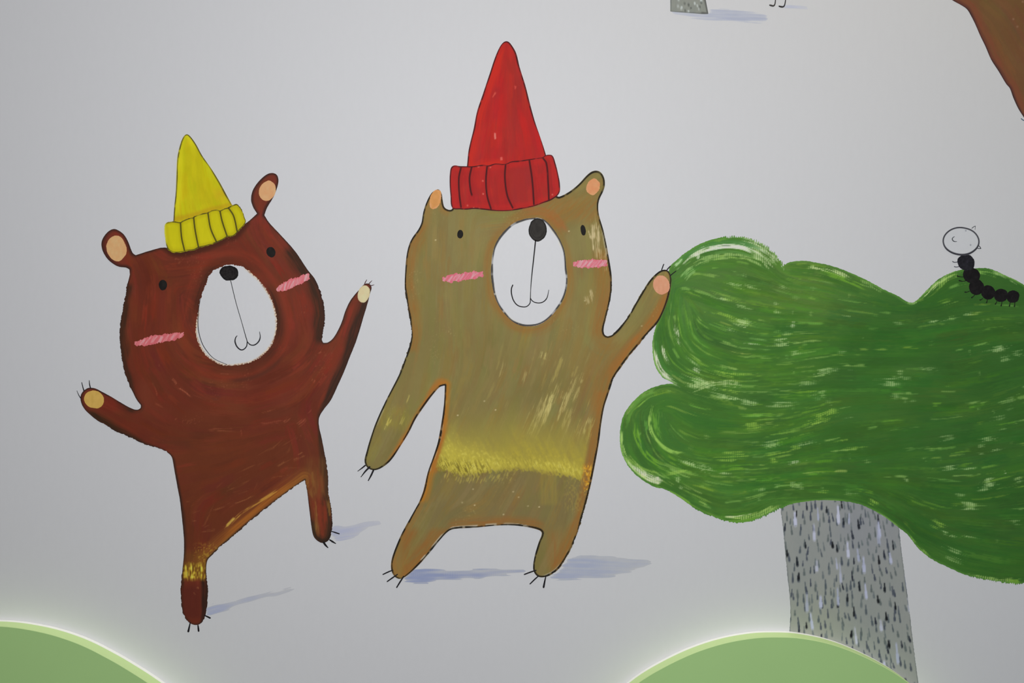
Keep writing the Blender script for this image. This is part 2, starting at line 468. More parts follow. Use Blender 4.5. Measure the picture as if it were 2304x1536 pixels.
edge(pt, F, S, (66, 34, 32), 7, 0.7, np.clip(box_w(pt, 222, 300, 505, 610, 8) + box_w(pt, 560, 632, 380, 490, 8), 0, 1), 19, 1)
edge(pt, F, S, (64, 38, 28), 8, 0.5, 1.0, 20, 0)
# reddish foreleg
pt.mix((122, 42, 30), 0.5 * sstep(26, 4, np.hypot((pt.U - 258) / 2.2, pt.V - 909)))
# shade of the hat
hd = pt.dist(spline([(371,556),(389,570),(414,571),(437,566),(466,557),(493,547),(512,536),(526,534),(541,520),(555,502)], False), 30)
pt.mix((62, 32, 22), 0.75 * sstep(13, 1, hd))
# ochre under the belly
low = spline([(466,1258),(495,1230),(547,1186),(622,1125),(686,1079)], False)
dl, sl = pt.dist(low, 60, False, True)
oc = (0.35 + 0.9 * vnoise(dl / 2.2, sl / 45, 31))
pt.mix((136, 84, 38), 0.9 * sstep(34, 8, dl) * oc)
pt.mix((164, 96, 34), 0.6 * sstep(9, 2, np.abs(dl - 11)) * oc * box_w(pt, 500, 660, 1090, 1230, 20))
pt.mix((70, 52, 34), 0.7 * sstep(5, 1, dl))
pt.stroke(spline([(508,1190),(528,1168),(548,1150),(600,1118),(640,1092)], False), 3, (196, 150, 62), 0.7, 0.42, 5)
pt.stroke(spline([(506,1188),(520,1172),(532,1160)], False), 3, (214, 186, 80), 0.7, 0.35, 15)
for q in range(26):
    u = RNG.uniform(420, 640); v = 1230 - (u - 420) * 0.62 - RNG.uniform(20, 110)
    P = np.array([(u, v), (u + 12, v - 7), (u + RNG.uniform(18, 70), v - RNG.uniform(10, 42))])
    pt.stroke(P, RNG.uniform(1.0, 2.6), (146, 90, 54), RNG.uniform(0.25, 0.5), RNG.uniform(0.5, 0.64), q, 0.3, .3, 1.3)
# right hind leg: streaks of red and ochre
for q in range(46):
    t = RNG.random(); v = RNG.uniform(1075, 1195); u = 692 + (v - 1080) * 0.1 + t * 42
    c = [(128, 88, 44), (116, 60, 34), (104, 46, 30), (126, 54, 34), (142, 104, 50)][min(4, int(RNG.integers(5)))]
    if 0.3 < t < 0.75 and v > 1110: c = (122, 50, 32)
    pt.stroke(np.array([(u, v - 25), (u + 3, v), (u + 5, v + 22)]), RNG.uniform(2, 4), c, RNG.uniform(0.3, 0.6), RNG.uniform(0.25, 0.45), q)
pt.mix((132, 104, 50), 0.7 * sstep(14, 2, np.hypot(pt.U - 709, (pt.V - 1193) / 2.2)) * (0.3 + vnoise(pt.U / 2.2, pt.V / 9, 4)))
edge(pt, F, S, (44, 32, 24), 9, 0.85, box_w(pt, 695, 750, 1170, 1225, 8), 22, 1)
pt.mix((112, 72, 38), 0.5 * box_w(pt, 690, 735, 1030, 1120, 12) * (0.3 + vnoise(pt.U / 2.4, pt.V / 22, 14)))
# gold band on the standing leg
g = box_w(pt, 412, 463, 1268, 1303, 7) * (F > 2)
gn = vnoise(pt.U / 2.1, pt.V / 13, 51) * 0.65 + vnoise(pt.U / 4, pt.V / 5, 52) * 0.35
pt.mix((118, 84, 28), 0.8 * np.clip(g + 0.5 * box_w(pt, 414, 470, 1240, 1275, 12), 0, 1))
pt.mix((188, 160, 52), 0.95 * g * sstep(0.38, 0.6, gn))
pt.mix((222, 204, 84), 0.9 * g * sstep(0.62, 0.78, gn))
pt.mix((166, 130, 46), 0.6 * box_w(pt, 440, 490, 1225, 1270, 10) * sstep(0.55, 0.7, vnoise(pt.U / 3, pt.V / 3, 54)) * (F > 1))
pt.mix((84, 36, 28), 0.75 * box_w(pt, 408, 452, 1318, 1392, 10))
# pale scratches where the brush ran dry
for (u, v, du, dv, w, a) in [(386,850,12,16,3,.7),(400,870,30,22,3,.7),(428,888,40,16,2.5,.6),(340,855,16,42,3,.4),(345,905,24,14,3,.4),(462,965,70,2,6,.35),(540,962,4,24,1.5,.5),(580,955,60,-6,7,.3),(585,930,38,-12,1.6,.5),
        (636,950,16,-14,6,.5),(668,958,22,-20,7,.5),(690,930,10,-12,4,.4),(622,1050,20,-14,2,.6),(668,1024,14,-8,3,.5),(655,1036,34,-12,4,.4),(716,796,8,-6,3,.5),(730,798,4,0,3,.4),(702,860,5,-8,5,.6),(532,566,3,2,2,.5),
        (492,839,26,2,2,.6),(476,1150,50,-22,2.4,.5),(520,1135,60,-26,2.4,.6),(450,1195,40,-4,3,.4),(430,1170,14,3,2,.5),(416,1128,20,-3,3,.4),(436,1330,6,8,4,.6),(442,1320,4,5,3,.6)]:
    pt.stroke(np.array([(u, v), (u + du * .5 + 1, v + dv * .45), (u + du, v + dv)]), w * .75, (166, 92, 66) if v < 1000 else (158, 104, 64), a, 0.53, int(u), 0.3, 0.2, 1.3)
sp = vnoise(pt.U / 2.4, pt.V / 2.4, 61) * vnoise(pt.U / 40, pt.V / 40, 62)
pt.mix((144, 82, 56), 0.35 * sstep(0.7, 0.82, sp))
outline(pt, F, S, (46, 30, 26), 3.0, 0.8, 5, 1.0, 0.6)
rag = np.clip(box_w(pt, 262, 296, 640, 880, 10) + box_w(pt, 700, 745, 640, 760, 10) + box_w(pt, 480, 690, 1080, 1250, 8) * 1.0 + box_w(pt, 230, 380, 950, 1020, 8) + box_w(pt, 400, 475, 1290, 1400, 5) * 0.8 + box_w(pt, 730, 752, 960, 1210, 6) * 0.8, 0.12, 1)
FR = F + ((vnoise(S / 1.7, F / 6, 71) - 0.5) * 2.6 + (vnoise(S / 6.5, F / 9, 72) - 0.5) * 2.4) * rag
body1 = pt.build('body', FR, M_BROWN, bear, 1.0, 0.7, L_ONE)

def fringe(c, prob, deep):
    def fx(p, F, S):
        p.mix(c, sstep(deep, 0.5, F) * sstep(0.45, 0.6, vnoise(S / 2.4, F / 8, 3)) * prob)
    return fx
def mz_fx(p, F, S):
    m = np.clip(box_w(p, 555, 640, 600, 830, 12) + box_w(p, 430, 520, 700, 830, 10) + box_w(p, 480, 600, 800, 830, 8), 0, 1)
    p.mix((206, 178, 142), 0.85 * sstep(6, 0, F) * m * (0.3 + vnoise(S / 3, F / 4, 2)))
    p.mix((104, 58, 38), 0.8 * sstep(4, 0, F) * m * sstep(0.5, 0.62, vnoise(S / 2.2, F / 6, 9)))
muz = blob('muzzle', MZ1, (192, 193, 197), bear, M_WHITE, 1.3, 1.0, L_ONE, 1.3, 1.8, mz_fx, mottle=1.5)
def nose_fx(p, F, S):
    p.rgb += ((vnoise(p.U / 3, p.V / 3, 21) - 0.5) * 16)[..., None]
    p.mix((8, 8, 8), 0.5 * sstep(5, 1, F))
blob('nose', ellipse(515.6, 614, 21.5, 17, 4, 44, .05, 3), INK, muz, M_INK, 1.6, 1.3, L_ONE, 1.0, 0.6, nose_fx)
ribbon('mouth', [([(519,631),(531,680.5),(544,725),(551,750),(556.6,769)], [1.6, 1.4, 2.0]),
    ([(556.5,768),(554,780),(544,787),(534,780.5),(529,769),(530,760),(533.5,755)], [2.2, 2.8, 3.2, 1.6]),
    ([(556.5,769),(564,775.6),(573,775.6),(582,768),(585.5,758),(584,746)], [2.2, 2.6, 3.0, 1.2])], (44, 43, 47), muz, M_INK, 1.6, 1.35, L_ONE)
ribbon('pencil_line', [([(451,672),(446.5,700),(446,738),(453.6,769),(465,789),(482,806.7),(511,820)], [1.0, 1.8, 1.6, 1.0])], (50, 46, 46), muz, M_INK, 1.55, 1.35, L_ONE)
def dab_fx(p, F, S):
    p.mix(p.rgb * 0.9, 0.6 * sstep(3, 0, F))
EYE = (28, 26, 24)
blob('eye', ellipse(366.6, 641, 9.3, 11.8, 0), EYE, bear, M_INK, 1.3, 1.0, L_ONE, 1.0, 0.4)
blob('eye', ellipse(609.7, 567, 10, 12, -22), EYE, bear, M_INK, 1.3, 1.0, L_ONE, 1.0, 0.4)
blob('inner_ear', ellipse(262, 558.5, 22.5, 28.5, -14, 44, .05, 2), (208, 160, 112), bear, M_SMALL, 1.3, 1.0, L_ONE, 1.3, 0.5)
blob('inner_ear', ellipse(601.8, 429, 19, 23, 22, 44, .05, 4), (206, 154, 110), bear, M_SMALL, 1.3, 1.0, L_ONE, 1.3, 0.5)
blob('paw_pad', ellipse(212, 898.5, 22.5, 19.5, 18, 44, .04, 6), (194, 158, 82), bear, M_SMALL, 1.3, 1.0, L_ONE, 1.3, 0.5)
blob('paw_pad', ellipse(818.6, 660.8, 13.2, 19.8, 14, 44, .04, 8), (204, 190, 150), bear, M_SMALL, 1.3, 1.0, L_ONE, 1.2, 0.5, dab_fx)

def cheek(parent, a, b, hw, c0, c1, L, seed, front=1.3):
    """zigzag crayon-like blush"""
    a = np.array(a, float); b = np.array(b, float); d = (b - a); ln = np.linalg.norm(d); d /= ln; nrm = np.array([-d[1], d[0]])
    poly = []
    k = 14
    r = np.random.default_rng(seed)
    for s in (1, -1):
        for i in range(k + 1):
            t = i / k if s > 0 else 1 - i / k
            e = min(1, 0.45 + 2.6 * min(t, 1 - t))
            poly.append(a + d * ln * t + nrm * s * hw * e * r.uniform(0.72, 1.12))
    def fx(p, F, S):
        for i in range(60):
            t = r.uniform(-0.02, 1.0); sh = r.uniform(4, 9)
            q0 = a + d * ln * t - nrm * hw * r.uniform(.5, 1.0) + d * sh; q1 = a + d * ln * t + nrm * hw * r.uniform(.5, 1.0) - d * sh
            p.stroke(np.array([q0, (q0 + q1) / 2 + d * r.uniform(-2, 2), q1]), r.uniform(.8, 1.7), c1 if r.random() < 0.5 else c0, r.uniform(.35, .8), 0.3, i, 0.0, 0.15, 1.6)
    blob('cheek', spline(poly, True, 3), c0, parent, M_SMALL, front, 1.0, L, 1.2, 2.2, fx)
cheek(bear, (304, 773), (413, 752), 9.5, (194, 98, 104), (220, 148, 152), L_ONE, 1)
cheek(bear, (623, 652), (696, 621), 10, (204, 104, 112), (226, 158, 162), L_ONE, 2)
for pts, w in [([(182,896),(177,888),(173,878.5)], [2.2, 1.6, .9]), ([(189,879),(186,869),(184,860)], [2.6, 2, 1.6]), ([(203.7,873),(201.5,864),(200.8,855.5)], [2.6, 2.2, 1.4]),
               ([(820,639.5),(822,635),(825.3,629)], [1.8, 2, 1.2]), ([(830,638.5),(833,635),(837,631)], [2, 1.8, 1]), ([(834,642.5),(838,641.5),(842,640.6)], [2, 1.6, 1]),
               ([(428,1400),(425.5,1412),(423.6,1420.5)], [2.2, 3.8, 4.6]), ([(445.4,1406),(446.4,1414),(447,1419.5)], [2.8, 4, 4]), ([(459.5,1383.5),(466,1386.5),(473,1390)], [2.6, 3.4, 3.8]),
               ([(728,1219.5),(732.5,1226),(738,1231.8)], [5, 4.4, 2.2]), ([(741.5,1213.8),(748,1218),(755.5,1222.5)], [3, 4.2, 1.8]), ([(744.5,1194.5),(754,1197.5),(763.5,1200.6)], [1.8, 3, 2.6])]:
    ribbon('claw', [(pts, w)], (26, 24, 27) if pts[0][1] < 630 or pts[0][1] > 660 else (70, 36, 36), bear, M_INK, 1.3, 0.9, L_ONE)

# yellow hat
hat = None
CR1 = [(390,500),(392,467.5),(395.6,430),(397,392.5),(399,355),(405,327),(412,309),(420,302),(428.4,307),(441,324.5),(455,350),(476.5,381),(495,411),(511.6,441.7),(524,464),(500,482),(465,492),(420,502)]
O = spline(CR1, True, 6, sharp_at(CR1, (390,500), (524,464)))
pt = Patch(380, 292, 534, 512, 1.3, (184, 174, 16))
F, S = pt.sdf(O)
mottling(pt, 16, 20, 60, 8)
fh = Field([(405,400,95),(450,400,80),(480,430,62),(420,320,100)])
scatter(pt, F, fh, 60, [(190, 182, 18), (176, 164, 14), (198, 188, 24)], (4, 9), (40, 120), (.2, .4), (.2, .4), margin=1)
edge(pt, F, S, (206, 200, 30), 16, .6, box_w(pt, 385, 440, 290, 480, 10), 3, 4)
pt.mix((190, 152, 30), 0.5 * sstep(26, 4, np.hypot((pt.U - 500) / 1.2, pt.V - 438)) * (0.4 + vnoise(pt.U / 6, pt.V / 10, 5)))
pt.mix((178, 138, 24), 0.55 * sstep(10, 1, pt.dist(np.array([(390.,494.),(437.,484.),(467.,474.),(520.,460.)]), 20)))
outline(pt, F, S, (66, 60, 30), 2.6, .9, 6)
hat = pt.build('hat', F, M_HAT, bear, 1.6, 1.05, L_ONE); hat['label'] = 'pointed yellow hat with a ribbed brim'
BR1 = [(370,510),(373,502),(380,499),(392,497.5),(405,499.5),(412,496),(424,491),(435,488.5),(438,486),(452,481),(467,477.5),(477,473),(488,471.5),(495,473.5),(504,469),(513,466.5),(522,462),(532.7,459),(539,464),(544.4,472),(550,488.6),(552.6,500),(539.7,516.8),(525.7,531),(511.6,533),
       (502,539),(488,545.5),(478,549),(462,554),(448,557.5),(436.6,563),(418,565),(413,567),(400,568.5),(389.7,568),(377,560),(372,538)]
pt = Patch(360, 449, 562, 578, 1.2, (190, 182, 18))
F, S = pt.sdf(spline(BR1, True, 5))
mottling(pt, 12, 16, 40, 12)
edge(pt, F, S, (170, 158, 14), 10, .5, 1.0, 4, 3)
for k, rb in enumerate([[(406,499),(408.5,533),(415.5,565)], [(435.6,488),(439,517),(447,558)], [(467.6,477),(474,514),(488,546)], [(494.6,473),(500,498),(511.6,533)], [(513,466),(525.7,486),(534,522)]]):
    P = spline(rb, False, 8)
    pt.stroke(P, 6, (170, 158, 12), .5, .1, k, 0, .05)
    pt.stroke(P, 1.6, (60, 56, 22), .95, .02, k + 3, 0, .04, 4)
outline(pt, F, S, (62, 56, 26), 3.0, .9, 9)
pt.mix((216, 212, 60), .8 * sstep(3, .5, np.abs(F - 1)) * box_w(pt, 362, 376, 500, 550, 4))
pt.build('brim', F + (vnoise(S / 2.4, F / 6, 5) - .5) * 1.6, M_HAT, hat, 1.9, 1.65, L_ONE)

# ================================================================== khaki bear with the red hat
B2 = [(971,435),(979,429),(986.8,426.6),(993,435.5),(996,453.8),(1000,466.8),(1010,472.3),(1017,471),(1026,458),(1062,456),(1109,458),(1166.5,456),(1218.5,446),(1248,440),(1258,443),(1281,431.6),(1302,414.7),(1322.7,392.8),(1335.7,384.9),(1348.8,386.3),(1358,397.8),(1360.5,414.7),(1356.6,430),
 (1348,448.5),(1345.5,464),(1347.4,485),(1356.6,516),(1364,550),(1372,594),(1376,625.6),(1374.8,659.5),(1369.6,688),(1363,714),(1357.5,740),(1359.5,752),(1367,756.6),(1378,752.5),(1401,728.5),(1419.4,701.7),(1437,670.7),(1459,635),(1477,615.5),(1490,607.8),(1501,608.4),(1508,617.6),(1510,633),
 (1505.7,662),(1499,684),(1490,706),(1479,726),(1459,748),(1437,774.7),(1415,801),(1397,825.7),(1381.8,847.8),(1373,872),(1367,890),(1359,915),(1352,955),(1348.4,985.5),(1342.6,1020.6),(1334.4,1063),(1326,1102.7),(1316.8,1137.8),(1307.4,1170.7),(1292.7,1214.5),(1278,1246),(1258,1277.6),
 (1237,1293.5),(1218,1298),(1206,1292.5),(1200,1278),(1204,1249),(1212.5,1220),(1219.7,1199),(1212.5,1191.6),(1184,1184.5),(1149.5,1180.7),(1115,1181.6),(1069,1186),(1023.4,1188.8),(1009,1194),(989,1214.5),(966,1243),(943,1269),(916,1293.5),(900,1301.5),(887,1294.8),(880.5,1279),(882,1257.5),
 (891.6,1229),(906,1197),(923,1166),(937,1141),(944,1128),(953.4,1102.7),(962.8,1063),(974.5,1030),(985,997),(991.5,964.4),(998,922),(1000.6,894),(1001.5,866),(989,870),(973,887.7),(954,913.5),(935,941.6),(921,969.7),(902.5,1000),(879,1035),(858,1051.8),(841.6,1057),(827.5,1051.8),(820.8,1037.7),
 (825,1016.6),(834.5,983.8),(846,951),(862.7,913.5),(881.4,876),(898,843),(909.5,812.7),(920,783),(926,758.8),(925.5,738),(922.5,716.8),(915.5,680),(911.3,646.5),(912.5,607),(916.5,568),(925.6,539.7),(942,516),(949,500.6),(953,477),(960.7,453.8)]
bear2 = thing('painted_bear', 'khaki painted bear in a tall red hat, one paw raised to touch the green tree', 'bear', 1060, 1302, 'bears painted on the wall')
MZ2 = spline([(1201,490),(1178.4,493),(1155.6,502),(1136,518),(1120.4,538),(1111.6,557),(1106.4,585.4),(1104.6,613.6),(1107,638),(1112.5,664.5),(1122,687),(1136,706.7),(1152,722.5),(1171.4,732),(1189,734),(1210,731),(1229.4,720.8),(1248.7,701.4),(1264.5,678.6),(1273.3,655.7),(1276.8,629.4),(1274,599.5),(1270.7,567.9),(1262.8,545),(1248.7,520.4),(1233,501),(1218.8,491.4)])
OUT2 = spline(B2, True, 4, sharp_at(B2, (1001.5,866)))
f2 = Field([(940,650,88),(1000,520,92),(950,800,100),(1050,750,85),(1180,800,-75),(1300,700,98),(1330,560,80),(1150,480,-3),(1260,470,-25),(1100,900,-65),(1200,900,-68),(1300,880,-70),(1200,1000,-66),(1050,1050,-70),(1250,1050,-74),(1150,1150,-60),(1330,1050,-78),
            (960,1150,-62),(920,1240,-60),(1240,1250,-66),(890,950,-66),(850,1020,-62),(1420,760,-50),(1480,660,-62),(1060,1180,-8),(1300,1180,-72)])
pt = Patch(808, 374, 1522, 1312, 1.5, (126, 114, 68))
F, S = pt.sdf(OUT2)
mottling(pt, 12, 80, 110, 23)
pt.mix((120, 106, 70), 0.7 * box_w(pt, 930, 1330, 1060, 1190, 25))
pt.mix((132, 124, 80), 0.5 * box_w(pt, 960, 1110, 470, 720, 50))
scatter(pt, F, f2, 520, [(132, 122, 72), (118, 106, 62), (128, 112, 64), (138, 128, 78), (124, 110, 60)], (5, 13), (60, 170), (.14, .34), (.15, .45))
scatter(pt, F, f2, 130, [(146, 118, 62), (142, 108, 52)], (4, 9), (60, 150), (.1, .3), (.25, .5))
# orange-brown worked along the contour
OR, OR2 = (144, 100, 48), (152, 102, 48)
dm = pt.dist(MZ2, 70, True); im = pt.inside(MZ2); DM2 = np.where(im, -dm, dm)
_, SM2 = pt.dist(MZ2, 70, True, True)
wv = 18 + 20 * vnoise(SM2 / 60, SM2 * 0, 5)
pt.mix((146, 98, 46), 0.55 * sstep(wv, wv * .2, DM2) * (0.3 + 0.95 * vnoise(DM2 / 3, SM2 / 40, 6)))
pt.mix((168, 88, 46), 0.6 * sstep(15, 4, np.abs(DM2 - 18)) * (0.2 + vnoise(DM2 / 3, SM2 / 30, 9)) * box_w(pt, 1180, 1290, 455, 520, 14))
edge(pt, F, S, OR, 28, .6, box_w(pt, 905, 960, 500, 790, 8), 31, 8)
edge(pt, F, S, OR, 34, .6, box_w(pt, 1320, 1380, 560, 760, 14), 32, 10)
edge(pt, F, S, OR2, 26, .75, sstep(-8, 12, (pt.U - 1430) * .8 + (pt.V - 755) * .6 + 8) * box_w(pt, 1370, 1515, 640, 860, 8), 33, 10)
edge(pt, F, S, OR, 40, .5, box_w(pt, 1300, 1400, 770, 900, 30), 34, 16)
edge(pt, F, S, (146, 102, 50), 30, .7, box_w(pt, 1305, 1380, 880, 1100, 6), 35, 10)
edge(pt, F, S, (148, 100, 48), 18, .6, box_w(pt, 1240, 1325, 1100, 1300, 14), 36, 8)
edge(pt, F, S, (168, 112, 40), 17, .9, np.clip(box_w(pt, 985, 1020, 850, 1000, 6) + 0.9 * box_w(pt, 930, 995, 1000, 1130, 8), 0, 1), 37, 5)
edge(pt, F, S, (164, 106, 44), 26, .9, sstep(-4, 8, (pt.U - 925) * .85 + (pt.V - 940) * .5 - 2) * box_w(pt, 825, 1000, 850, 1060, 8), 38, 8)
edge(pt, F, S, (150, 106, 52), 12, .55, box_w(pt, 860, 955, 1130, 1300, 10) * (pt.U < 960), 39, 5)
edge(pt, F, S, (146, 98, 50), 17, .6, box_w(pt, 1010, 1225, 1150, 1195, 10), 40, 6)
edge(pt, F, S, (144, 94, 46), 26, .55, box_w(pt, 905, 1010, 1190, 1300, 10), 41, 12)
edge(pt, F, S, (148, 110, 56), 16, .6, box_w(pt, 955, 1010, 425, 520, 8), 42, 3)
pt.mix((146, 96, 52), .5 * box_w(pt, 1236, 1262, 1195, 1275, 14) * (0.3 + vnoise(pt.U / 3, pt.V / 30, 77)))
pt.mix((158, 110, 56), .45 * sstep(40, 5, np.hypot((pt.U - 890) / 1.2, (pt.V - 1270))) * (0.3 + vnoise(pt.U / 4, pt.V / 12, 79)))
pt.mix((150, 96, 44), .45 * box_w(pt, 1220, 1360, 440, 500, 20) * (0.2 + vnoise((pt.U + pt.V) / 4, (pt.U - pt.V) / 50, 78)))
pt.mix((130, 122, 76), .6 * sstep(46, 8, np.hypot(pt.U - 1300, (pt.V - 545) / 1.5)))
pt.mix((132, 122, 70), .55 * sstep(30, 6, np.hypot(pt.U - 1320, (pt.V - 650) / 1.6)))
# light streaks where the brush ran dry
def streaks(n, u0, u1, v0, v1, cols, w, L, a, dry, wob=0.0, weave=.25, keep=None):
    k = 0
    while k < n:
        u, v = RNG.uniform(u0, u1), RNG.uniform(v0, v1)
        if keep is not None and RNG.random() > keep(u, v): continue
        k += 1
        P = f2.trace(u, v, RNG.uniform(*L))
        pt.stroke(P, RNG.uniform(*w), cols[RNG.integers(len(cols))], RNG.uniform(*a), RNG.uniform(*dry), k + int(u), weave, .3, 1.8)
streaks(70, 1000, 1330, 790, 1010, [(148, 134, 80), (154, 140, 80)], (1.2, 3), (30, 110), (.2, .45), (.44, .6))
streaks(26, 1180, 1330, 830, 1010, [(186, 172, 110), (176, 160, 90)], (2, 6), (40, 130), (.35, .65), (.42, .56))
for (u, v, L, w, a) in [(1234,905,80,9,.9),(1225,935,70,8,.75),(1210,945,90,4,.7),(1262,925,90,4,.6),(1320,960,60,5,.7),(1282,945,70,3,.6),(1270,890,40,8,.4),(1222,800,40,8,.55),(1198,960,80,5,.7),(1130,830,70,4,.35),(1180,850,50,4,.35)]:
    pt.stroke(f2.trace(u, v, L), w, (200, 188, 122), a, .46, int(u + v), .35, .35, 1.8)
for (u, v, L, w, a) in [(1343,545,110,11,.8),(1336,520,50,4,.5),(1328,530,34,2,.8),(1330,665,40,5,.6),(1322,675,30,6,.5),(1362,590,60,5,.6)]:
    pt.stroke(np.array([(u - 5, v - L / 2), (u, v), (u + 4, v + L / 2)]), w, (206, 190, 150), a, .5, int(u + v), .3, .3, 1.8)
for (u, v, L, w, a) in [(876,946,26,4,.9),(872,953,20,3,.8),(905,946,34,3,.5),(918,895,36,2,.5),(867,962,16,3,.5)]:
    pt.stroke(f2.trace(u, v, L), w, (206, 192, 104), a, .4, int(u), 0, .3, 1.8)
pt.mix((148, 138, 56), .45 * box_w(pt, 855, 920, 915, 965, 14) * (.3 + vnoise(pt.U / 3, pt.V / 14, 80)))
# yellow belly stripe
sag = np.interp(pt.U, [985,1010,1040,1070,1100,1130,1160,1200,1230,1270,1300,1320], [1052,1060,1068,1068,1062,1057,1055,1056,1063,1068,1079,1084]) - 2
db = (pt.V - sag)
inb = sstep(980, 992, pt.U + .28 * (pt.V - 1040)) * sstep(1316, 1306, pt.U + .2 * (pt.V - 1060))
ln = (pt.U * .42 + pt.V * .91); ac = (pt.U * .91 - pt.V * .42)
nb1 = vnoise(ac / 2.2, ln / 8.0, 91) * .55 + vnoise(ac / 4.5, ln / 4.0, 92) * .45
low_edge = sstep(7, -3, db + (nb1 - .5) * 20)
up = sstep(-125, -12, db + (vnoise(ac / 7, ln / 60, 93) - .5) * 40)
pt.mix((150, 138, 66), .8 * inb * low_edge * sstep(-160, -60, db))
pt.mix((172, 158, 60), .85 * inb * low_edge * up * up * (.45 + .75 * nb1))
cw = np.interp(pt.U, [990,1010,1060,1110,1150,1190,1230,1260,1300], [30,40,34,20,13,12,16,17,17])
core = np.exp(-((db + cw * .75) / cw) ** 2) * np.interp(pt.U, [985,1005,1060,1120,1180,1230,1260,1310], [.6,1,1,.9,.6,.95,1,.9])
pt.mix((190, 178, 70), 1.0 * inb * low_edge * core * (.5 + .7 * nb1))
pt.mix((200, 190, 92), .75 * inb * low_edge * core * sstep(.55, .75, nb1))
pt.mix((108, 96, 36), .8 * inb * np.exp(-((db + 8) / 20.0) ** 2) * sstep(.52, .4, vnoise(ac / 1.9, ln / 9.0, 96)) * (.25 + .75 * box_w(pt, 985, 1090, 1020, 1080, 30)))
for q in range(60):
    u = RNG.uniform(985, 1150); pt.stroke(f2.trace(u, 1072 + RNG.uniform(-8, 12), RNG.uniform(6, 14)), RNG.uniform(.9, 1.8), (172, 158, 78), RNG.uniform(.3, .7), .4, q, 0, .3, 1.6)
pt.mix((150, 132, 62), .5 * box_w(pt, 1216, 1254, 1060, 1135, 6) * (.25 + vnoise(pt.U / 2.2, pt.V / 30, 97)))
pt.mix((160, 142, 70), .4 * box_w(pt, 1270, 1312, 1070, 1150, 12) * sstep(.5, .65, vnoise(pt.U / 2.2, pt.V / 5, 98)))
# orange dabs of paint at the right of the stripe
gl = box_w(pt, 1312, 1334, 1045, 1110, 7)
pt.mix((186, 132, 40), .85 * gl * sstep(.42, .62, vnoise(pt.U / 2.2, pt.V / 5, 99)))
pt.mix((214, 168, 60), .8 * gl * sstep(.62, .75, vnoise(pt.U / 2, pt.V / 4, 100)))
# little flecks
sp = vnoise(pt.U / 2.3, pt.V / 2.6, 101) * vnoise(pt.U / 45, pt.V / 45, 102)
pt.mix((168, 152, 98), .35 * sstep(.7, .82, sp))
for (u, v) in [(1188,1138),(1167,1118),(1213,1140),(1155,1106),(1064,1100),(1040,1130),(1068,1136),(1133,1157),(1090,902),(1115,922),(1030,934),(1444,733),(1316,676),(980,540),(1280,520)]:
    pt.mix((204, 190, 150), .8 * sstep(3.2, .5, np.hypot(pt.U - u, (pt.V - v) * 1.3)) * (.4 + vnoise(pt.U / 2, pt.V / 2, 103)))
# pale, thin edge where the colour stops short of the drawn line
hal = np.clip(box_w(pt, 1430, 1500, 600, 700, 8) * 0 + box_w(pt, 940, 1010, 1200, 1290, 6) + box_w(pt, 1225, 1300, 1215, 1300, 8) + box_w(pt, 1010, 1190, 1176, 1192, 5) + .6 * box_w(pt, 1350, 1376, 520, 600, 5) + .5 * box_w(pt, 835, 870, 900, 960, 5) + .5 * box_w(pt, 960, 1000, 950, 1060, 4), 0, 1)
pt.mix((192, 186, 170), .85 * hal * sstep(6.5, 3.5, F) * sstep(.4, .6, vnoise(S / 20.0, F / 5, 104)))
outline(pt, F, S, (28, 25, 20), 4.0, .97, 25, 1.0, 1.2)
rag2 = np.clip(box_w(pt, 900, 935, 650, 900, 10) + box_w(pt, 1240, 1340, 1100, 1300, 8) + box_w(pt, 1360, 1480, 640, 860, 8) * .7, .1, 1)
body2 = pt.build('body', F + 0.6 + ((vnoise(S / 1.7, F / 6, 105) - .5) * 2.2 + (vnoise(S / 7, F / 9, 106) - .5) * 1.6) * rag2, M_KHAKI, bear2, 1.5, 1.1, L_TWO)

def mz2_fx(p, F, S):
    p.mix((206, 198, 170), .4 * sstep(8, 4, F) * sstep(.4, .6, vnoise(S / 16, F / 6, 4)) * np.clip(box_w(p, 1100, 1170, 640, 730, 10) + box_w(p, 1130, 1230, 480, 500, 6) + box_w(p, 1235, 1280, 500, 560, 6), 0, 1))
    outline(p, F, S, (34, 30, 24), 4.6, .97, 44, 1.0, 1.6)
muz2 = blob('muzzle', MZ2, (195, 197, 203), bear2, M_WHITE, 1.8, 1.5, L_TWO, 1.2, .4, mz2_fx, mottle=1.5)
NOSE2 = (48, 46, 44)
def nose2_fx(p, F, S):
    for i in range(14): p.stroke(ellipse(1210, 517, 3 + i * 1.2, 6 + i * 1.4, 0, 16)[:9], 1.2, (72, 70, 66) if i % 2 else (30, 28, 27), .4, .35, i, 0, .1, 1.6)
    p.mix((14, 13, 13), .6 * sstep(4, 1, F))
blob('nose', ellipse(1209.8, 516.6, 20.5, 26.2, 2, 44, .03, 5), NOSE2, muz2, M_INK, 2.1, 1.8, L_TWO, 1.0, .5, nose2_fx)
ribbon('mouth', [([(1205,541),(1201,579),(1196.4,621),(1193.8,655),(1193.2,674),(1192.3,682),(1185.4,689),(1176.7,690.3),(1164.4,686.5),(1155.6,676),(1151,661),(1150.8,649),(1153.8,640.8)], [3, 2.6, 1.6, 2.2, 2.2, 2.4, 2.6, 2.8, 2.6]),
    ([(1193.6,671),(1197,676),(1203,679.8),(1213.6,681.5),(1224,677.7),(1231,669),(1234.7,652)], [2, 2.2, 2.2, 2.4, 1.2])], (40, 38, 40), muz2, M_INK, 2.1, 1.85, L_TWO)
blob('eye', ellipse(1035.5, 526.7, 6.8, 9.6, 4), EYE, bear2, M_INK, 1.8, 1.5, L_TWO, 1.0, .3)
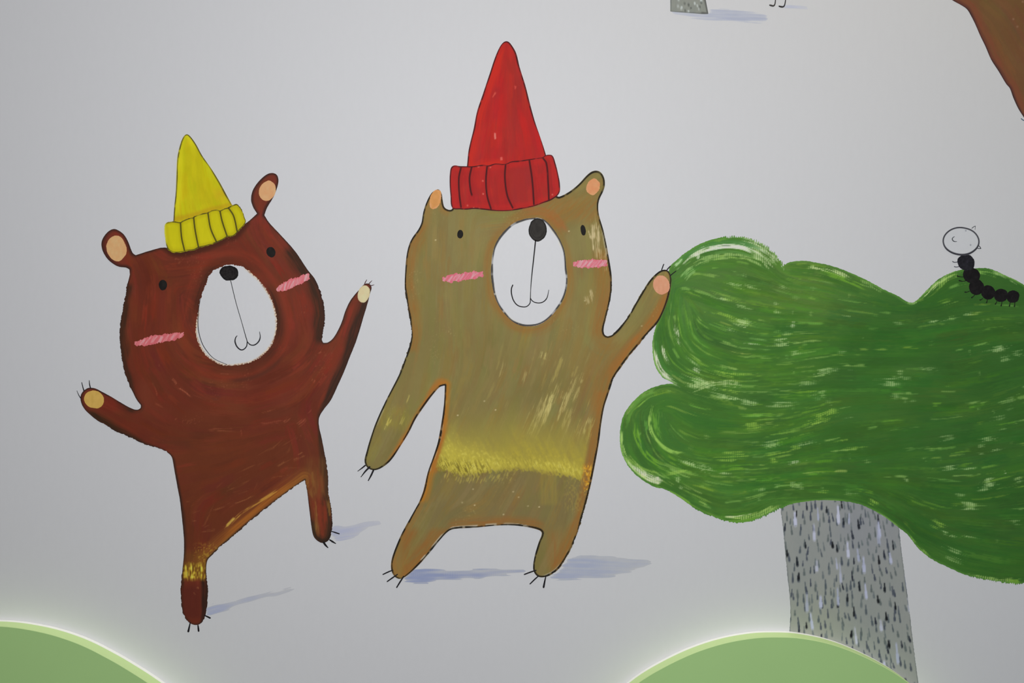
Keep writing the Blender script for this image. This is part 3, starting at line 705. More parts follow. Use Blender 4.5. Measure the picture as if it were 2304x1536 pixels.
blob('eye', ellipse(1312.2, 517.8, 5.8, 12, -8), EYE, bear2, M_INK, 1.8, 1.5, L_TWO, 1.0, .3)
def ear_fx(p, F, S):
    p.mix((214, 152, 108), .7 * sstep(5, 2, F) * sstep(.35, .6, vnoise(S / 9, F / 3, 4)))
blob('inner_ear', ellipse(979.6, 448.3, 12.6, 22.5, 14, 44, .05, 2), (200, 142, 84), bear2, M_SMALL, 1.8, 1.5, L_TWO, 1.2, .8, ear_fx)
blob('inner_ear', ellipse(1334.6, 420, 15.2, 18.6, 20, 44, .05, 4), (208, 142, 100), bear2, M_SMALL, 1.8, 1.5, L_TWO, 1.2, .8, ear_fx)
blob('paw_pad', ellipse(1488.3, 641, 18.4, 21.4, -16, 44, .03, 6), (206, 148, 118), bear2, M_SMALL, 1.8, 1.5, L_TWO, 1.2, .5)
cheek(bear2, (996, 629), (1086, 616), 9.5, (208, 104, 122), (230, 160, 168), L_TWO, 3, 1.8)
cheek(bear2, (1290, 594), (1366, 592), 9.5, (208, 108, 124), (230, 160, 168), L_TWO, 4, 1.8)
for pts, w in [([(1488.6,607.5),(1490.8,601),(1493.6,594)], [2.2, 2.4, 2.2]), ([(1499.6,608.6),(1503,604),(1508.4,598.5)], [2.2, 2.6, 2.4]), ([(1508,620),(1514,615),(1521,609.6)], [2.4, 2.2, 2]),
               ([(822,1046.5),(814,1053),(804.6,1060)], [3.4, 2.8, 1.2]), ([(832,1050),(822,1060),(812,1073)], [4.4, 3.6, 1.4]), ([(840.5,1057),(835,1069),(828.6,1081)], [4, 3.8, 2.2]),
               ([(884,1282),(873,1286.5),(861.5,1292)], [2.4, 3, 2.6]), ([(894.5,1291.5),(883,1299.5),(871,1308)], [2.4, 3.2, 2.6]), ([(908.5,1296),(900,1309),(892.4,1321.4)], [3, 3.4, 2.8]),
               ([(1206.4,1282.5),(1194,1286.5),(1179.5,1292)], [2.6, 3.2, 2.8]), ([(1212,1295),(1203,1303),(1192.4,1313.4)], [2.6, 3, 2.6]), ([(1228,1296.5),(1225.5,1308),(1223,1321)], [2.4, 3.6, 4.4])]:
    ribbon('claw', [(pts, w)], (32, 30, 34), bear2, M_INK, 1.8, 1.4, L_TWO)

# red hat
CR2 = [(1049.5,385),(1051.5,365),(1054.7,336),(1065.4,291),(1073.4,250.8),(1086.8,210.8),(1102.8,162.7),(1113.4,130.7),(1124,106.7),(1133.5,94.7),(1142.8,93.3),(1152,102.7),(1161.5,120),(1169.5,152),(1182.8,194.8),(1193.5,237.5),(1204,274.8),(1214.9,306.8),(1228,346.9),(1231,362),(1150,376),(1090,384)]
O = spline(CR2, True, 6, sharp_at(CR2, (1049.5,385), (1231,362)))
pt = Patch(1038, 84, 1242, 396, 1.3, (168, 36, 34))
F, S = pt.sdf(O)
mottling(pt, 14, 18, 90, 33)
fr = Field([(1080,300,103),(1140,200,92),(1140,320,90),(1190,300,76),(1110,170,108),(1170,160,75)])
scatter(pt, F, fr, 110, [(178, 38, 32), (156, 40, 38), (148, 40, 36), (182, 36, 32)], (4, 10), (50, 150), (.2, .45), (.2, .45), margin=1)
pt.mix((146, 44, 40), .45 * sstep(30, 5, np.abs(pt.U - 1150 + (pt.V - 300) * .05)) * box_w(pt, 1100, 1200, 130, 350, 30) * (.3 + vnoise(pt.U / 4, pt.V / 60, 3)))
edge(pt, F, S, (190, 42, 30), 18, .7, box_w(pt, 1050, 1135, 90, 380, 8) * (pt.U < 1138), 3, 9)
pt.stroke(np.array([(1114.,296.),(1114.,306.),(1115.,316.)]), 2, (224, 140, 130), .8, .35, 1)
pt.stroke(np.array([(1116.,206.),(1112.,214.),(1108.,222.)]), 2, (208, 96, 80), .6, .4, 2)
pt.stroke(np.array([(1128.,352.),(1128.,357.),(1129.,362.)]), 2.5, (216, 110, 100), .7, .35, 3)
pt.stroke(np.array([(1159.,192.),(1160.,197.),(1160.,202.)]), 2, (210, 90, 80), .6, .35, 4)
outline(pt, F, S, (58, 22, 24), 3.6, .9, 6, 1.0, .8)
hat2 = pt.build('hat', F, M_HAT, bear2, 2.1, 1.65, L_TWO); hat2['label'] = 'tall pointed red hat with a ribbed brim'
BR2 = [(1013,384),(1016,375.5),(1022.7,372),(1034,373.5),(1046.7,373.8),(1062,374),(1086.8,370.6),(1099,372),(1113.4,368),(1137,368.5),(1150.8,363),(1170,361),(1188,358.5),(1205,356),(1220,354),(1226,350),(1233.5,348),(1243,350),(1249.5,366),(1256,392),(1260,416),(1258,435),(1241.5,449.6),(1222,457),(1204,463.5),(1180,469),
       (1153.5,473.6),(1130,475),(1108,474),(1090,472),(1068,470),(1050,471.5),(1036,471),(1017.8,468),(1013.6,440),(1011.6,408)]
pt = Patch(1001, 338, 1270, 486, 1.25, (164, 36, 35))
F, S = pt.sdf(spline(BR2, True, 5))
mottling(pt, 12, 14, 60, 34)
frb = Field([(1030,420,92),(1130,420,86),(1240,400,80)])
scatter(pt, F, frb, 90, [(172, 36, 34), (154, 38, 36), (146, 42, 38), (178, 40, 36)], (3, 8), (30, 90), (.2, .4), (.2, .45), margin=1)
pt.mix((148, 44, 40), .5 * box_w(pt, 1140, 1192, 375, 460, 8))
edge(pt, F, S, (178, 38, 34), 12, .5, 1.0, 5, 7)
ribs2 = [[(1037.4,376),(1032.5,400),(1033.4,435),(1037.4,468)], [(1061.4,375),(1056.5,400),(1058.7,427),(1062,440)], [(1096,373),(1093.4,405.6),(1096,440),(1105.4,472)], [(1137.5,369),(1136,400),(1141.5,440),(1154.8,470)],
         [(1190.8,359),(1197.5,405.6),(1201.5,462)], [(1221,354.5),(1229.5,368),(1233.5,416),(1235,451)]]
for k, rb in enumerate(ribs2):
    P = spline(rb, False, 8)
    pt.stroke(P + np.array([4, 0]), 5, (150, 34, 32), .5, .1, k, 0, .05)
    pt.stroke(P, 1.9, (62, 20, 24), .92, .02, k + 3, 0, .03, 4)
for (u, v) in [(1031,374),(1077,375),(1086,407),(1087,436),(1103,376),(1066,468),(1078,469),(1243,438),(1052,462)]:
    pt.mix((214, 120, 104), .7 * sstep(3.4, .6, np.hypot(pt.U - u, pt.V - v)) * (.4 + vnoise(pt.U / 2, pt.V / 2, 3)))
outline(pt, F, S, (56, 20, 24), 3.8, .92, 9, 1.0, .8)
pt.build('brim', F, M_HAT, hat2, 2.4, 2.15, L_TWO)

# ================================================================== green tree
TC = [(1508,599),(1525,583),(1540.8,569.4),(1573,549.6),(1602.7,538.5),(1627.4,533.5),(1664.5,532),(1696.7,539.7),(1721.4,553),(1741,568),(1756,586),(1760,599),(1766,594),(1785.7,587.5),(1813,587),(1833,590),(1866.4,596.5),(1899.6,607.6),(1932.8,622),(1959.4,635),(1988,650.7),(2021,666),(2039,677),(2052,680.6),
 (2065.6,673),(2083,655),(2105.4,633),(2127.6,618.6),(2154,608.7),(2187,604),(2216,603),(2233.8,606.5),(2260,618.6),(2287,630.8),(2306,643),(2345,690),(2385,800),(2405,960),(2400,1120),(2370,1250),(2330,1300),(2300,1312),(2285,1313),(2273,1311.5),(2234,1306.8),(2189,1297.8),(2165,1290),(2129,1273.8),(2093.5,1255.9),
 (2069.5,1236.4),(2054.6,1218.4),(2039.6,1200),(2021.6,1186.5),(1994.7,1165.5),(1967.7,1149),(1934.8,1134),(1895.8,1127),(1845,1125),(1800,1129.6),(1774,1136),(1745,1148.8),(1712,1164),(1690,1172),(1663,1175.5),(1634.5,1172),(1612.4,1164.4),(1579,1152),(1557,1139),(1535,1123.5),(1512.8,1109),(1493,1099.5),
 (1475,1095.7),(1453,1084.6),(1431,1068),(1411,1044.8),(1398.8,1018),(1394.6,987),(1397.9,949.6),(1408.8,923),(1428.7,898.7),(1453,879),(1479.6,867.9),(1500,863.5),(1518,863),(1504,856),(1491,849),(1477,829),(1469.5,802),(1468,772),(1471.8,747.5),(1479,725),(1489,698),(1498,660),(1502,625)]
tree = thing('painted_tree', 'big painted tree with a lumpy green crown and a flecked grey trunk', 'tree', 1920, 1600)
OUTT = spline(TC, True, 4, sharp_at(TC, (1760,599), (1518,863)))
ft = Field([(1530,585,-42),(1560,562,-32),(1600,545,-14),(1660,540,6),(1710,556,32),(1745,590,50),(1600,575,-14),(1660,572,6),(1700,585,28),(1500,700,98),(1480,780,88),(1492,820,62),(1515,845,36),(1530,790,62),(1540,730,80),(1560,850,12),(1560,820,35),(1600,640,20),(1640,645,12),(1700,660,8),(1700,720,10),(1620,720,20),(1650,790,18),(1600,830,16),
            (1680,800,2),(1760,760,-6),(1800,800,-10),(1700,840,-6),(1640,870,3),(1900,850,3),(1850,840,-10),(1800,880,-4),(1950,780,0),(2200,800,-14),(2250,880,-16),(2100,840,6),(1410,980,88),(1405,1020,72),(1425,1050,50),(1460,1078,32),(1440,905,-42),(1480,885,-15),(1470,960,90),(1478,990,70),(1500,1015,45),(1540,1022,20),(1440,1000,72),(1455,1030,48),(1500,1050,20),(1560,1060,8),
            (1600,890,14),(1660,905,12),(1740,910,0),(1650,1040,-4),(1620,1000,-3),(1700,960,-8),(1800,960,-16),(1850,940,-18),(1760,1000,-12),(1700,1150,-20),(1655,1168,-3),(1580,1145,26),(1520,1108,36),(1900,1110,4),(1970,1140,28),(2040,1195,46),(2100,1250,28),(2200,1290,12),(2280,1300,4),(2150,1000,-8),(2250,1080,-14),(2150,1150,2),(2080,1180,22),(2000,1000,-10),(1950,1050,-4),
            (1800,592,2),(1900,615,24),(1980,650,28),(2050,676,0),(2090,645,-42),(2130,618,-24),(2200,606,2),(2260,622,26),(1950,700,6),(2100,730,-10),(2200,700,-4),(1850,660,10)], 3.2)
pt = Patch(1386, 522, 2420, 1324, 1.7, (58, 100, 40))
F, S = pt.sdf(OUTT)
DK = (48, 88, 38)
pt.mix(DK, .85 * sstep(1750, 2150, pt.U))
pt.mix((78, 116, 62), .7 * sstep(150, 20, np.hypot((pt.U - 1570) / 1.2, pt.V - 650)))
pt.mix((82, 112, 54), .7 * sstep(190, 20, np.hypot((pt.U - 1720) / 1.6, (pt.V - 630))) + .5 * sstep(150, 20, np.hypot((pt.U - 1840) / 1.3, (pt.V - 660))))  # olive glare over the upper left, put into the pigment
pt.mix((66, 108, 48), .5 * sstep(140, 20, np.hypot(pt.U - 1480, (pt.V - 980))))
pt.mix((62, 98, 46), .5 * box_w(pt, 1560, 1700, 1060, 1150, 30))
mottling(pt, 10, 90, 40, 41)
scatter(pt, F, ft, 620, [(58, 104, 40), (50, 94, 38), (66, 112, 42), (62, 100, 44), (54, 92, 36)], (7, 17), (90, 220), (.1, .26), (.2, .45), keep=lambda u, v: 1.0)
scatter(pt, F, ft, 420, [(78, 124, 36), (72, 118, 44), (84, 130, 50), (70, 112, 34)], (3, 9), (60, 190), (.15, .38), (.34, .56), keep=lambda u, v: (1.0 if u < 1850 else .12) * (.35 if 1450 < u < 1640 and 890 < v < 1020 else 1))
scatter(pt, F, ft, 260, [(44, 82, 34), (46, 88, 36)], (6, 16), (80, 200), (.14, .3), (.3, .5), keep=lambda u, v: .3 if u < 1700 else 1.0)
# fine bright bristle lines
scatter(pt, F, ft, 340, [(122, 162, 70), (108, 152, 50), (140, 176, 92)], (1.2, 4), (30, 140), (.3, .65), (.46, .62), .2, keep=lambda u, v: (1.0 if u < 1850 else .25) * (.45 if 1540 < u < 1640 and 900 < v < 1010 else 1) * (.3 if 1480 < u < 1760 and 590 < v < 640 else 1))
# dry patches with the weave of the wall showing
scatter(pt, F, ft, 90, [(150, 184, 112), (160, 190, 126), (134, 172, 92)], (3, 7), (14, 44), (.25, .5), (.52, .64), .6, margin=12, fine=1.5, taper=.45)
PALE, PALE2, LIME = (196, 208, 176), (172, 198, 140), (140, 178, 72)
for (u, v, L, w, a, c) in [(1660,643,80,7,.7,PALE2),(1690,645,50,5,.6,PALE2),(1770,648,60,7,.55,PALE2),(1625,672,50,5,.8,PALE2),(1650,676,80,4,.6,LIME),(1672,690,60,4,.7,PALE2),(1630,708,80,5,.7,LIME),(1665,722,110,6,.7,LIME),(1670,728,60,11,.9,PALE2),(1745,682,26,5,.6,PALE2),(1748,701,30,5,.6,PALE2),(1785,730,20,10,.6,PALE),(1770,748,40,9,.5,PALE2),
        (1645,742,30,4,.6,PALE2),(1690,772,60,3,.8,PALE),(1760,770,60,12,.75,PALE2),(1790,794,40,7,.6,PALE2),(1522,745,50,6,.9,PALE),(1525,768,40,6,.8,PALE),(1492,790,60,7,.9,PALE),(1496,800,50,3,.7,PALE),(1570,832,40,7,.85,PALE),(1560,815,60,3,.6,PALE2),(1630,842,120,7,.8,LIME),(1665,840,90,5,.7,LIME),(1580,860,90,11,.9,PALE2),(1560,866,60,10,.8,PALE2),(1600,872,60,9,.6,PALE2),
        (1640,880,80,6,.8,LIME),(1850,838,60,11,.7,PALE2),(1870,832,90,6,.5,PALE2),(1810,860,60,9,.55,PALE2),(1650,896,110,7,.8,PALE2),(1690,905,60,9,.7,PALE2),(1755,910,80,8,.65,PALE2),(1620,890,70,6,.6,PALE2),(1850,886,30,12,.6,PALE2),(1900,792,50,3,.6,PALE2),
        (1690,958,60,10,.7,LIME),(1720,960,90,4,.6,LIME),(1850,935,90,9,.9,LIME),(1840,950,110,6,.8,LIME),(1872,925,40,9,.7,LIME),(1730,1000,50,10,.6,PALE2),(1745,995,30,11,.5,PALE2),(1810,998,80,4,.6,PALE2),(1790,1006,50,7,.6,LIME),(1650,1022,110,9,.75,LIME),(1640,1036,90,5,.7,LIME),(1742,1036,34,7,.8,LIME),(1790,1040,50,5,.8,PALE),(1550,1045,80,9,.85,PALE2),(1590,1055,60,11,.7,PALE2),(1625,1064,60,3,.8,PALE2),
        (1800,1092,40,12,.5,PALE2),(1715,1100,30,8,.5,PALE2),(1785,1090,30,9,.6,PALE2),(1525,1078,20,9,.7,PALE2),(1530,1100,20,10,.6,PALE2),(1850,1105,50,5,.6,LIME),(1965,1130,40,9,.8,LIME),(1920,1112,60,4,.6,PALE2),
        (2000,860,60,12,.75,PALE2),(2030,850,90,6,.5,PALE2),(2025,838,30,6,.6,PALE2),(2090,832,60,8,.55,PALE2),(2120,722,80,5,.6,PALE2),(2100,724,50,6,.6,PALE2),(2180,705,40,7,.6,PALE2),(2020,728,40,5,.5,PALE2),(1905,711,40,5,.55,PALE2),(2245,785,60,9,.7,PALE2),(2250,780,30,9,.6,PALE),(2260,806,40,9,.5,PALE2),(2290,795,40,9,.5,PALE2),(2015,892,40,9,.5,PALE2),
        (2040,900,60,9,.4,PALE2),(2130,985,50,8,.5,PALE2),(2225,987,60,6,.65,PALE2),(2210,1002,40,5,.6,PALE2),(2205,1020,40,4,.6,PALE2),(2140,1052,60,7,.7,PALE2),(2180,1055,60,4,.6,PALE2),(2225,1085,40,14,.8,PALE2),(2262,1062,18,4,.9,PALE),(2215,1100,40,5,.7,PALE2),(2292,1080,30,10,.6,PALE2),(2180,1138,50,12,.75,PALE2),(2150,1136,50,2,.8,LIME),(2160,1115,40,7,.5,PALE2),(2040,1080,20,4,.6,PALE2),
        (2110,1182,50,11,.75,LIME),(2130,1200,60,5,.8,PALE2),(2180,1208,60,3,.7,PALE2),(2150,1240,60,6,.6,PALE2),(2145,1258,60,8,.5,PALE2),(2285,1175,40,7,.5,PALE2),(2240,1012,40,3,.5,PALE2),(2250,940,40,8,.35,PALE2),(2270,900,50,8,.35,PALE2),(1900,990,60,3,.6,LIME),(1920,1008,90,4,.55,LIME),(1910,940,40,2,.5,PALE2)]:
    pt.stroke(ft.trace(u, v, L, 5), w * .75, c, a, .48, int(u * 3 + v) % 190, .55, .45, 1.4)
# long strokes following the lobes, laid parallel to the edge
def lane(P, w, c, a, dry, seed, weave=.0, fine=1.8): pt.stroke(spline(P, False, 8), w, c, a, dry, seed, weave, .2, fine)
lane([(1525,600),(1555,574),(1600,556),(1650,550),(1700,560),(1735,585)], 7, (196, 208, 184), .95, .40, 3, .25)
lane([(1590,560),(1630,553),(1670,556),(1700,568)], 6, (202, 212, 196), .9, .3, 5, .1)
lane([(1550,604),(1580,586),(1630,576),(1690,582),(1735,604)], 7, (150, 182, 110), .8, .42, 7, .5)
lane([(1640,537),(1680,540),(1715,553),(1748,580),(1758,600)], 10, (186, 202, 164), .9, .40, 9, .75)
lane([(1690,565),(1720,582),(1742,606)], 11, (176, 196, 150), .75, .42, 11, .75)
lane([(1512,604),(1540,578),(1575,556),(1620,545),(1670,547),(1720,566)], 5, (66, 116, 56), .9, .2, 13)
lane([(1600,570),(1650,566),(1700,578)], 3, (82, 126, 62), .8, .3, 15)
lane([(1535,630),(1550,612),(1566,602)], 9, (150, 190, 120), .55, .45, 17, .2)
lane([(1562,578),(1570,574),(1566,584)], 4, (206, 218, 196), .8, .3, 18)
lane([(1518,600),(1528,590),(1536,580)], 4, (176, 206, 160), .7, .35, 19)
lane([(1470,770),(1473,803),(1484,832),(1502,850),(1530,864)], 7, (206, 210, 190), .95, .36, 21, .2)
lane([(1468,765),(1470,800),(1478,829),(1494,848)], 2.2, (104, 152, 66), .9, .2, 23)
lane([(1476,748),(1480,790),(1495,826),(1525,853)], 4, (60, 110, 46), .8, .3, 25)
lane([(1545,880),(1580,868),(1630,862),(1680,866)], 8, (178, 200, 140), .7, .46, 26, .7)
lane([(1810,598),(1850,604),(1890,616),(1920,632)], 5, (190, 210, 150), .9, .42, 27, .6)
lane([(1850,612),(1900,628),(1950,650)], 5, (104, 152, 48), .7, .35, 28)
lane([(1930,632),(1960,642),(1990,658)], 6, (150, 182, 110), .6, .45, 29, .7)
lane([(2062,680),(2085,660),(2110,636),(2140,618),(2168,610)], 5, (186, 212, 140), .9, .38, 30, .35)
lane([(2110,648),(2130,628),(2160,616)], 5, (150, 190, 90), .7, .42, 31, .6)
lane([(2190,612),(2220,614),(2250,624)], 4, (140, 186, 90), .7, .42, 32, .4)
lane([(2230,608),(2262,622),(2300,642)], 4, (176, 206, 140), .8, .4, 33, .3)
lane([(2040,678),(2052,681),(2064,676)], 4, (196, 212, 160), .8, .4, 34, .6)
lane([(1402,950),(1398,985),(1404,1020),(1420,1046),(1450,1072),(1480,1086)], 4, (176, 208, 120), .9, .36, 35, .1)
lane([(1420,1040),(1440,1060),(1465,1076),(1496,1084)], 8, (206, 214, 184), .95, .36, 37, .4)
lane([(1432,940),(1430,970),(1440,1000),(1462,1030),(1500,1052)], 6, (108, 158, 48), .75, .42, 39, .2)
lane([(1466,915),(1462,940),(1466,972),(1484,998),(1512,1016),(1548,1022)], 4, (146, 188, 90), .8, .38, 41)
lane([(1472,920),(1476,960),(1490,985)], 5, (110, 160, 60), .5, .42, 42)
lane([(1412,925),(1425,905),(1450,888),(1480,876)], 5, (110, 154, 70), .7, .42, 43, .2)
lane([(1405,1010),(1420,1035),(1450,1058),(1500,1065),(1560,1050)], 5, (150, 186, 84), .6, .48, 44, .3)
lane([(1480,880),(1440,900),(1418,930),(1410,960)], 4, (84, 132, 54), .8, .3, 45)
lane([(1498,1102),(1530,1118),(1560,1138)], 3, (122, 164, 62), .8, .4, 46)
lane([(1620,1166),(1660,1168),(1700,1160),(1740,1142),(1765,1132)], 6, (164, 196, 110), .85, .44, 47, .75)
lane([(1625,1162),(1660,1162),(1700,1152)], 2.2, (196, 212, 160), .9, .36, 48, .3)
lane([(1630,1172),(1670,1172),(1705,1164)], 3.5, (92, 140, 46), .8, .2, 49)
lane([(1770,1138),(1800,1132),(1845,1127),(1900,1128)], 2.6, (176, 190, 140), .8, .36, 50, .4)
lane([(1965,1148),(1995,1165),(2025,1188)], 2, (140, 176, 100), .7, .4, 51)
lane([(2040,1200),(2062,1226),(2090,1252)], 4, (150, 186, 90), .75, .44, 52, .4)
lane([(2180,1294),(2220,1302),(2260,1306),(2300,1300)], 6, (164, 192, 110), .85, .44, 53, .8)
lane([(2268,1306),(2282,1309),(2296,1307)], 5, (112, 156, 54), .8, .2, 54)
edge(pt, F, S, (92, 138, 62), 5, .5, 1.0, 55, 1)
ragm = np.clip(.35 + box_w(pt, 1625, 1762, 520, 610, 8) + box_w(pt, 1560, 1760, 1130, 1185, 10) * .7 + box_w(pt, 2180, 2300, 1280, 1320, 10), 0, 1.6)
comb = sstep(.3, .7, .5 + .5 * np.sin(pt.U * (2 * math.pi / 4.6) + 5 * vnoise(pt.U / 30, pt.V / 60, 5))) - .5
top_comb = box_w(pt, 1630, 1765, 520, 610, 8) + .6 * box_w(pt, 1700, 1770, 1130, 1180, 8) + .5 * box_w(pt, 2180, 2300, 1290, 1320, 8)
crown = pt.build('crown', F + (vnoise(S / 3.0, F / 9, 56) - .5) * 4.0 * ragm + comb * 9 * top_comb * (vnoise(pt.U / 6, pt.V / 40, 57)), M_GREEN, tree, .65, .45, L_TREE)

TK = [(1755,1110),(1757,1149),(1761,1182),(1766,1234.8),(1772,1298.6),(1777,1345.7),(1778.3,1387),(1776,1420.6),(1775,1500),(1772,1640),(1768,1760),(2100,1760),(2082,1640),(2066,1534),(2056,1456.6),(2047.8,1387),(2038,1309.7),(2029.8,1248.7),(2023,1188),(2021,1150),(2010,1110)]
pt = Patch(1745, 1100, 2112, 1770, 1.5, (126, 130, 130))
F, S = pt.sdf(spline(TK, True, 4, sharp_at(TK, (1755,1110), (2010,1110), (1768,1760), (2100,1760))))
pt.mix((122, 125, 134), .6 * box_w(pt, 1880, 2030, 1110, 1250, 50))
pt.mix((130, 134, 126), .6 * box_w(pt, 1770, 1900, 1330, 1480, 60))
mottling(pt, 6, 60, 80, 61)
def ticks(n, du, dv, cols, w, L, a, jit, skip=0.0):
    v = 1128.0; row = 0
    while v < 1740:
        u0 = 1762 + (v - 1150) * .05; u1 = 2018 + (v - 1150) * .115
        u = u0 + RNG.uniform(0, du)
        while u < u1:
            if RNG.random() > skip:
                uu = u + RNG.normal(0, jit); vv = v + RNG.uniform(-dv * .6, dv * .6); l = RNG.uniform(*L); ww = RNG.uniform(*w)
                lean = (.02 + .12 * (uu - 1760) / 280) * l + RNG.normal(0, 1.2)
                c = cols[RNG.integers(len(cols))]; aa = RNG.uniform(*a)
                pt.stroke(np.array([(uu - lean / 2, vv - l / 2), (uu, vv), (uu + lean / 2, vv + l / 2)]), ww * .62, c, aa, .0, int(RNG.integers(99)), 0, .1, 6)
                pt.stroke(np.array([(uu, vv), (uu + lean / 2, vv + l / 2)]), ww, c, aa, .0, int(RNG.integers(99)), 0, .12, 6)
            u += du * RNG.uniform(.6, 1.5)
        v += dv
ticks(0, 17, 18, [(70, 78, 86), (82, 90, 92), (62, 68, 80), (92, 100, 104)], (1.7, 2.9), (12, 22), (.6, .92), 4, .08)
ticks(0, 40, 38, [(30, 34, 40), (42, 46, 56), (24, 26, 30)], (1.9, 3.2), (12, 22), (.8, .97), 8, .3)
ticks(0, 46, 50, [(156, 161, 186), (146, 152, 176), (168, 172, 196)], (2.2, 4.2), (24, 48), (.5, .9), 10, .25)
outline(pt, F, S, (88, 94, 98), 2.0, .7, 62, 1.0, .8)
pt.build('trunk', F + (vnoise(S / 3, F / 5, 63) - .5) * 1.2, M_BARK, tree, .35, .1, L_TRUNK)

# ================================================================== caterpillar
cat = thing('painted_caterpillar', 'small black painted caterpillar with a round white outlined head, crawling on the tree crown', 'caterpillar', 2215, 690)
def seg_fx(p, F, S):
    p.mix((14, 13, 15), .5 * (vnoise(p.U / 3, p.V / 3, 3)))
for (u, v, r) in [(2279,666.8,14.6),(2252,664,15.4),(2223.4,657.6,15.8),(2197,646,17.4),(2186,618.8,19.4),(2174,589.6,20.2)]:
    blob('body_segment', ellipse(u, v, r, r * (.98 if r < 18 else .9), 30, 36, .06, int(u) % 9), (26, 24, 26) if r < 20 else (34, 34, 42), cat, M_INK, 1.3 + (r - 14) * .02, .8, L_TREE, 1.1, .5, seg_fx)
HEAD = ellipse(2162.4, 542.4, 42.6, 32.6, 3, 48, .015, 4)
def head_fx(p, F, S):
    ww = 3.0 + 1.6 * sstep(0, 30, p.V - 545)
    p.mix((40, 40, 48), sstep(.8, -.8, np.abs(F - 2) - ww / 2) * .97)
hd = blob('head', HEAD, (178, 181, 190), cat, M_WHITE, 1.6, 1.2, L_TREE, 1.0, .2, head_fx, mottle=1.5)
ribbon('smile', [([(2147.8,532),(2144,534.5),(2142.6,538),(2145,542),(2149,543.4),(2153,543)], [1.2, 2.2, 2.2, 1.0])], (66, 68, 76), hd, M_INK, 1.75, 1.62, L_TREE)
blob('eye', ellipse(2173, 518.8, 2, 1.9), (140, 143, 154), hd, M_INK, 1.75, 1.62, L_TREE, .6)
blob('eye', ellipse(2183.8, 551, 2, 1.9), (140, 143, 154), hd, M_INK, 1.75, 1.62, L_TREE, .6)
ribbon('horn', [([(2186.6,513.6),(2190,510.6),(2194.6,508.4)], [1.4, 1.6, 1.4]), ([(2194.6,508.4),(2194.2,513),(2193.8,517)], [1, .9, .7])], (70, 72, 80), hd, M_INK, 1.75, 1.3, L_TREE)
ribbon('horn', [([(2201.6,552),(2204.5,555),(2207,558.8)], [1.6, 1.8, 1.6]), ([(2207,558.8),(2202,559.2),(2197.6,557.6)], [1.4, 1.6, 1.4])], (50, 52, 60), hd, M_INK, 1.75, 1.3, L_TREE)
for pts in [[(2155,589.3),(2147,589.8),(2143,588)], [(2158,599.6),(2151,600.6),(2147,599.5)], [(2168,623),(2160,622.4),(2153.5,620.6)], [(2176,631),(2166,632.6),(2158,631)], [(2181,655),(2176,657),(2171,657)], [(2194,662),(2190,666.5),(2186,669.6)],
            [(2211,671),(2207.5,674),(2205,674.6)], [(2221.6,672),(2221,677),(2219.6,680.6)], [(2243,677.5),(2241.4,681),(2239.6,684)], [(2254.4,678),(2253.6,684),(2252.4,688)], [(2272.8,680),(2272,685),(2271,688.6)], [(2283.4,680),(2283,685),(2282.4,689.4)]]:
    P = np.array(pts, float)
    on = P[:, 1].mean() > 612
    ribbon('leg', [(P, [1.8, 1.8, 3.4 if on else 2.0])], (26, 34, 24) if on else (64, 66, 78), cat, M_INK, 1.2, .75, L_TREE)

# ================================================================== things at the top edge
tr2 = thing('painted_tree', 'grey trunk foot of a painted tree cut off by the upper edge of the photo', 'tree', 1550, 31)
TK2 = [(1508,26),(1508,0),(1507,-40),(1506,-140),(1580,-140),(1581,-40),(1588,0),(1594,31.5),(1580,31.6),(1560,30),(1546,29),(1525,27.4)]
pt = Patch(1496, -150, 1606, 42, 1.4, (134, 135, 122))
F, S = pt.sdf(spline(TK2, True, 4, sharp_at(TK2, (1508,26), (1594,31.5), (1506,-140), (1580,-140))))
mottling(pt, 10, 9, 18, 71)
for q in range(60):
    u, v = RNG.uniform(1512, 1584), RNG.uniform(-130, 26)
    pt.stroke(np.array([(u, v - 3.), (u + .5, v), (u + 1, v + 3.)]), RNG.uniform(1.2, 2.6), (196, 200, 190) if q % 3 else (70, 72, 66), RNG.uniform(.4, .8), 0, q, 0, .2, 5)
edge(pt, F, S, (84, 82, 74), 6, .8, box_w(pt, 1578, 1602, -140, 40, 3), 72, 1)
outline(pt, F, S, (92, 94, 90), 2, .7, 73)
pt.build('trunk', F, M_BARK, tr2, .5, .25, L_TOP)

bl = thing('painted_bird', 'pair of thin black painted bird legs at the upper edge of the photo', 'bird', 1748, 16)
ribbon('leg', [([(1745.5,-30),(1745,-5),(1744.4,4),(1743,10.5),(1740,13.2),(1735,12.4),(1731.6,11.4)], [2.2, 2.2, 2.4, 2.6, 3.6, 4, 3])], (58, 54, 50), bl, M_INK, .5, .1, L_TOP)
ribbon('leg', [([(1768.6,-30),(1768,-5),(1766.6,6),(1764.6,13),(1761.5,15.4),(1757,15.2),(1752.6,13.8)], [2.2, 2.2, 2.4, 2.8, 3.6, 4, 3])], (50, 47, 44), bl, M_INK, .5, .1, L_TOP)

